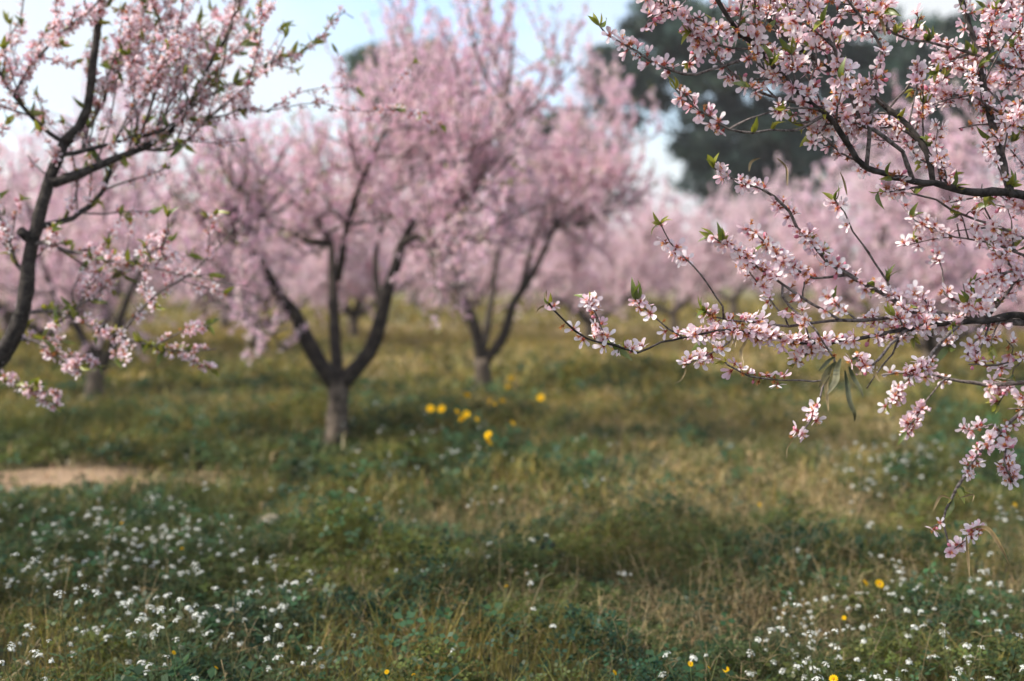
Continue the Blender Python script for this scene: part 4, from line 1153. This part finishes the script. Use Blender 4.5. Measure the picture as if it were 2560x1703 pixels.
pine(b, 10, [(ox(960), 0, Z(200), 1.5, 0.9, 0.3), (ox(1070), 0, Z(165), 1.2, 0.7, 0.2), (ox(1040), 0, Z(260), 1.7, 1.3, 0.4), (ox(980), 0, Z(380), 1.3, 1.2, 0.25), (ox(1120), 0, Z(330), 1.2, 1.2, 0.25)],
     'small dark pine hidden behind the forked middle almond tree', 110, 0.26, 7, 0.20)
DP = 48.0; s_ = DP / FPX
b = pine_at(1400, DP); ox = lambda x: (x - 1400) * s_
pine(b, 7.6, [(ox(1400), 0, Z(340), 1.3, 1.0, 0.35), (ox(1440), 0, Z(420), 1.5, 1.3, 0.4), (ox(1350), 0, Z(440), 1.2, 1.1, 0.3)],
     'low dark pine between the slim forked almond and the umbrella shaped pine', 110, 0.26, 8, 0.16)


# far hedge of grey brown scrub along the edge of the field
def scrub():
    mb = MB(); n = 26000
    x = rng.uniform(-75, 75, n); y = 86 + 6 * np.sin(x * 0.06) + rng.normal(0, 2.0, n)
    h = 2.2 + 1.8 * fbm(x * 0.16, x * 0.03 + 4)
    z = gz(x, y) + h * rng.random(n) ** 0.8
    v = np.array([(-0.35, 0, 0), (0.35, 0, 0), (0, 0, 1.0)]); t = (v, [np.array([[0, 1, 2]])], np.ones((3, 3)))
    c = jitter((0.17, 0.14, 0.115), n, 0.35)
    mb.add_many(t, np.stack([x, y, z], -1), frames(rng.normal(0, 1, (n, 3)) + np.array((0, 0, 1.0))), 0.55 * rng.uniform(0.6, 1.4, n), c)
    o = mb.build('distant_scrub', M_DRY, kind='stuff')
    o['label'] = 'grey brown scrub along the far edge of the orchard'; o['category'] = 'scrub'


scrub()


# ------------------------------------------------------------------ white wildflowers
def head_template(seed):
    r = random.Random(seed); v, f, c = [], [], []
    n = r.randint(7, 13)
    for k in range(n):
        a = k * 2.4 + r.random() * 0.4; q = math.sqrt((k + 0.4) / n)
        rad = 0.018 * r.uniform(0.6, 1.3); el = q * 1.25
        p = np.array((math.cos(a) * math.sin(el) * rad, math.sin(a) * math.sin(el) * rad, math.cos(el) * rad * 1.1 - 0.006 + r.uniform(-0.007, 0.005)))
        up = unit(np.array((math.cos(a) * math.sin(el), math.sin(a) * math.sin(el), math.cos(el) + 0.25)) + np.array((r.uniform(-0.3, 0.3), r.uniform(-0.3, 0.3), 0)))
        fr = frames(up, np.array([r.random() * 6.28]))[0]
        for j in range(4):
            b = j * 1.5708 + r.uniform(-0.2, 0.2); d = np.array((math.cos(b), math.sin(b), 0.12)); s = np.array((-math.sin(b), math.cos(b), 0)); i = len(v)
            for w in (d * 0.0005, d * 0.0048 + s * 0.0030, d * 0.0075, d * 0.0048 - s * 0.0030):
                v.append(p + fr @ w); c.append(np.array((0.74, 0.75, 0.70)) if w is not None else None)
            f.append([i, i + 1, i + 2, i + 3])
        i = len(v)
        s = np.array((0.0007, 0, 0))
        v += [p - s, p + s, np.array((0, 0, -0.016))]; c += [np.array((0.12, 0.15, 0.06))] * 3
        f.append([i, i + 1, i + 2, i + 2])
    return np.array(v), [np.array([q for q in f if q[2] != q[3]]), np.array([q[:3] for q in f if q[2] == q[3]])], np.array(c)


HEADS = [head_template(s) for s in range(4)]
HEAD_ME = [tmpl_mesh(t, 'flower_head', M_WHITE) for t in HEADS]


def wild_plant(seed):
    """stem mesh and the places of its heads"""
    r = random.Random(seed); mb = MB(); heads = []
    H = r.uniform(0.22, 0.40)
    g = lambda: np.array((0.085, 0.10, 0.045)) * r.uniform(0.7, 1.3)
    for k in range(r.choice((1, 2, 2, 3, 3, 4))):
        a = r.random() * 6.283; o = r.uniform(0.02, 0.12); h = H * r.uniform(0.5, 1.05)
        W = [(0, 0, -0.01), (math.cos(a) * o * 0.4, math.sin(a) * o * 0.4, h * 0.5), (math.cos(a) * o, math.sin(a) * o, h)]
        P, rr = smooth_line(W, [0.0016, 0.0012, 0.0009], 0.06)
        tube(mb, P, rr, 3, g()); heads.append((P[-1], r.uniform(0.34, 0.78), r.randint(0, 3)))
        for _ in range(r.randint(4, 8)):          # thin seed pods below the flowers
            i = r.randint(len(P) // 2, len(P) - 1); b = r.random() * 6.283; d = np.array((math.cos(b), math.sin(b), r.uniform(0.3, 0.9))) * r.uniform(0.018, 0.035)
            tube(mb, np.array([P[i], P[i] + d * 0.5, P[i] + d]), [0.0006, 0.0008, 0.0004], 3, np.array((0.15, 0.14, 0.07)) * r.uniform(0.6, 1.2))
        for _ in range(r.randint(3, 6)):
            i = r.randint(0, max(0, len(P) - 2)); b = r.random() * 6.283; d = np.array((math.cos(b), math.sin(b), r.uniform(0.0, 0.7))); s = np.array((-math.sin(b), math.cos(b), 0)) * 0.005; L = r.uniform(0.03, 0.07)
            mb.add(np.array([P[i], P[i] + d * L * 0.6 + s, P[i] + d * L, P[i] + d * L * 0.6 - s]), np.array([[0, 1, 2, 3]]), np.array((0.045, 0.08, 0.04)) * r.uniform(0.7, 1.3))
    return mb.mesh('stem', M_GRASS), heads


PLANTS = [wild_plant(s) for s in range(60, 76)]
regions = [(0, 480, 1235, 1340, 26), (0, 700, 1300, 1480, 48), (60, 860, 1400, 1580, 42), (0, 820, 1540, 1700, 18), (1950, 2540, 1370, 1480, 26), (1900, 2540, 1460, 1580, 24), (1720, 2500, 1570, 1700, 24), (2040, 2400, 1090, 1190, 32),
           (880, 1080, 950, 1090, 12), (400, 1700, 1050, 1600, 20), (900, 1500, 1080, 1260, 12), (2100, 2540, 1200, 1300, 8)]
group = 'white wildflowers scattered through the meadow'
for (x0, x1, y0, y1, n) in regions:
    for _ in range(n):
        X, Y = random.uniform(x0, x1), random.uniform(y0, y1)
        k = random.randrange(len(PLANTS)); sc = random.uniform(0.8, 1.15)
        stem_me, heads = PLANTS[k]
        top = max(h[0][2] for h in heads) * sc
        g = ground_px(X, Y, top); g[2] = float(gz(g[0], g[1]))
        if g[1] < 3.05:
            continue
        r = thing('white_wildflower', 'small white flower clusters on thin green stems in the meadow', 'wildflower', g, group, random.random() * 6.283)
        far = g[1] > 7
        r.scale = (sc,) * 3
        place('stem', stem_me, r)
        for (p, s, hk) in heads:
            tilt = frames(np.array([[random.uniform(-0.3, 0.3), random.uniform(-0.3, 0.3), 1.0]]))[0]
            place('flower_head', HEAD_ME[hk], r, p, tilt, s)


# ------------------------------------------------------------------ yellow wildflowers
def yellow_head():
    v, f, c = [], [], []
    for ring, (n, L, lift) in enumerate(((13, 0.024, 0.15), (10, 0.018, 0.45))):
        for k in range(n):
            a = k * 6.2832 / n + ring * 0.2; d = np.array((math.cos(a), math.sin(a), lift)); s = np.array((-math.sin(a), math.cos(a), 0)); i = len(v)
            v += [d * 0.005, d * L * 0.7 + s * 0.0038, d * L, d * L * 0.7 - s * 0.0038]; c += [np.array((0.70, 0.40, 0.01))] + [np.array((0.80, 0.52, 0.012))] * 3
            f.append([i, i + 1, i + 2, i + 3])
    return np.array(v), [np.array(f)], np.array(c)


def disc_head():
    v, f = [], []
    for (r, z) in ((0.0075, 0.001), (0.0068, 0.0045), (0.003, 0.0065)):
        for k in range(8):
            v.append((math.cos(k * 0.7854) * r, math.sin(k * 0.7854) * r, z))
    v.append((0, 0, 0.007))
    for lv in range(2):
        for k in range(8):
            f.append([lv * 8 + k, lv * 8 + (k + 1) % 8, lv * 8 + 8 + (k + 1) % 8, lv * 8 + 8 + k])
    t = [[16 + k, 16 + (k + 1) % 8, 24] for k in range(8)]
    return np.array(v), [np.array(f), np.array(t)], np.tile(np.array((0.60, 0.28, 0.01)), (len(v), 1))


YP = tmpl_mesh(yellow_head(), 'petals', M_WHITE); YD = tmpl_mesh(disc_head(), 'flower_disc', M_WHITE)
mbs = MB(); P, rr = smooth_line([(0, 0, 0), (0.01, 0.005, 0.5), (0, 0, 1.0)], [0.0022, 0.0018, 0.0016], 0.1); tube(mbs, P, rr, 4, (0.09, 0.13, 0.05)); YS = mbs.mesh('stem', M_GRASS)


def yellow(x, y, h, size, label, group):
    g = ground_px(x, y, h); gz_ = float(gz(g[0], g[1])); g[2] = gz_
    r = thing('yellow_wildflower', label, 'wildflower', g, group, random.random() * 6.28)
    s = place('stem', YS, r); s.scale = (1, 1, h - gz_)
    t = frames(np.array([[random.uniform(-0.5, 0.5), -1.3 + random.uniform(-0.3, 0.3), 1.0]]))[0]
    pt = place('petals', YP, r, (0, 0, h - gz_), t, size); place('flower_disc', YD, r, (0, 0, h - gz_), t, size)


for (x, y) in ((1076, 1022), (1104, 1023), (1143, 1032), (1156, 1048), (1166, 1036), (1168, 989), (1225, 1004), (1236, 1010), (1256, 1003), (1271, 969), (1277, 946), (1352, 995), (1221, 1088), (1220, 1105), (1281, 1058), (1192, 1048)):
    yellow(x, y, random.uniform(0.46, 0.58), random.uniform(0.95, 1.4) * (1.0 if x not in (1281, 1192, 1236) else 0.6), 'yellow daisy like flower in the loose cluster beside the thick forked trunk', 'yellow flowers in a cluster beside the trunk')
yl = ('yellow flower in the foreground among white wildflowers under the drooping branch', 'yellow flowers in the foreground meadow')
for (x, y, s) in ((2162, 1457, 0.75), (2198, 1460, 0.85), (2536, 1262, 0.6), (1898, 1262, 0.55), (1966, 1278, 0.6), (1726, 1660, 0.42), (1772, 1670, 0.42), (1815, 1674, 0.5), (2084, 1698, 0.6), (1536, 1682, 0.42), (967, 1680, 0.35), (305, 1308, 0.4), (455, 1372, 0.4),
                  (434, 1632, 0.35), (540, 1670, 0.35), (1034, 1687, 0.3), (1266, 1466, 0.35), (1416, 1517, 0.35), (2110, 1545, 0.4)):
    near_r = x > 1500
    yellow(x, y, random.uniform(0.16, 0.30), s, yl[0] if near_r else 'tiny yellow flower low in the green foreground clover', yl[1] if near_r else 'tiny yellow flowers low in the clover')


# ------------------------------------------------------------------ pale stone in the grass
def stone():
    g = ground_px(668, 1308, 0.05); g[2] = float(gz(g[0], g[1]))
    import bmesh
    bm = bmesh.new(); bmesh.ops.create_icosphere(bm, subdivisions=3, radius=1.0)
    for v in bm.verts:
        n = v.co.normalized(); k = 1 + 0.16 * math.sin(3 * n.x + 1) * math.cos(2.3 * n.y) + 0.08 * math.sin(6 * n.z + 4 * n.x)
        v.co = Vector((n.x * 0.10 * k, n.y * 0.065 * k, n.z * 0.055 * k + 0.05))
    me = bpy.data.meshes.new('stone'); bm.to_mesh(me); bm.free(); me.materials.append(M_STONE)
    for p in me.polygons: p.use_smooth = True
    o = bpy.data.objects.new('stone', me); col.objects.link(o); o.location = [float(a) for a in g]; o.rotation_euler = (0.1, 0, 0.3)
    o['label'] = 'pale sandy stone lying in the grass before the middle tree'; o['category'] = 'stone'


stone()


# ------------------------------------------------------------------ thin spring haze over the orchard
def haze():
    m, t = new_mat('haze_air')
    o = t.nodes.new('ShaderNodeOutputMaterial')
    v = t.nodes.new('ShaderNodeVolumePrincipled')
    v.inputs['Color'].default_value = (0.95, 0.96, 1.0, 1)
    v.inputs['Density'].default_value = 0.0008
    t.links.new(v.outputs[0], o.inputs['Volume'])
    mb = MB()
    X, Y0, Y1, Z0, Z1 = 640, -70, 940, -1.6, 18
    V = [(-X, Y0, Z0), (X, Y0, Z0), (X, Y1, Z0), (-X, Y1, Z0), (-X, Y0, Z1), (X, Y0, Z1), (X, Y1, Z1), (-X, Y1, Z1)]
    mb.add(np.array(V), np.array([[0, 3, 2, 1], [4, 5, 6, 7], [0, 1, 5, 4], [1, 2, 6, 5], [2, 3, 7, 6], [3, 0, 4, 7]]))
    h = mb.build('haze', m, kind='stuff')
    h['label'] = 'thin pale spring haze softening the far orchard'; h['category'] = 'haze'


haze()
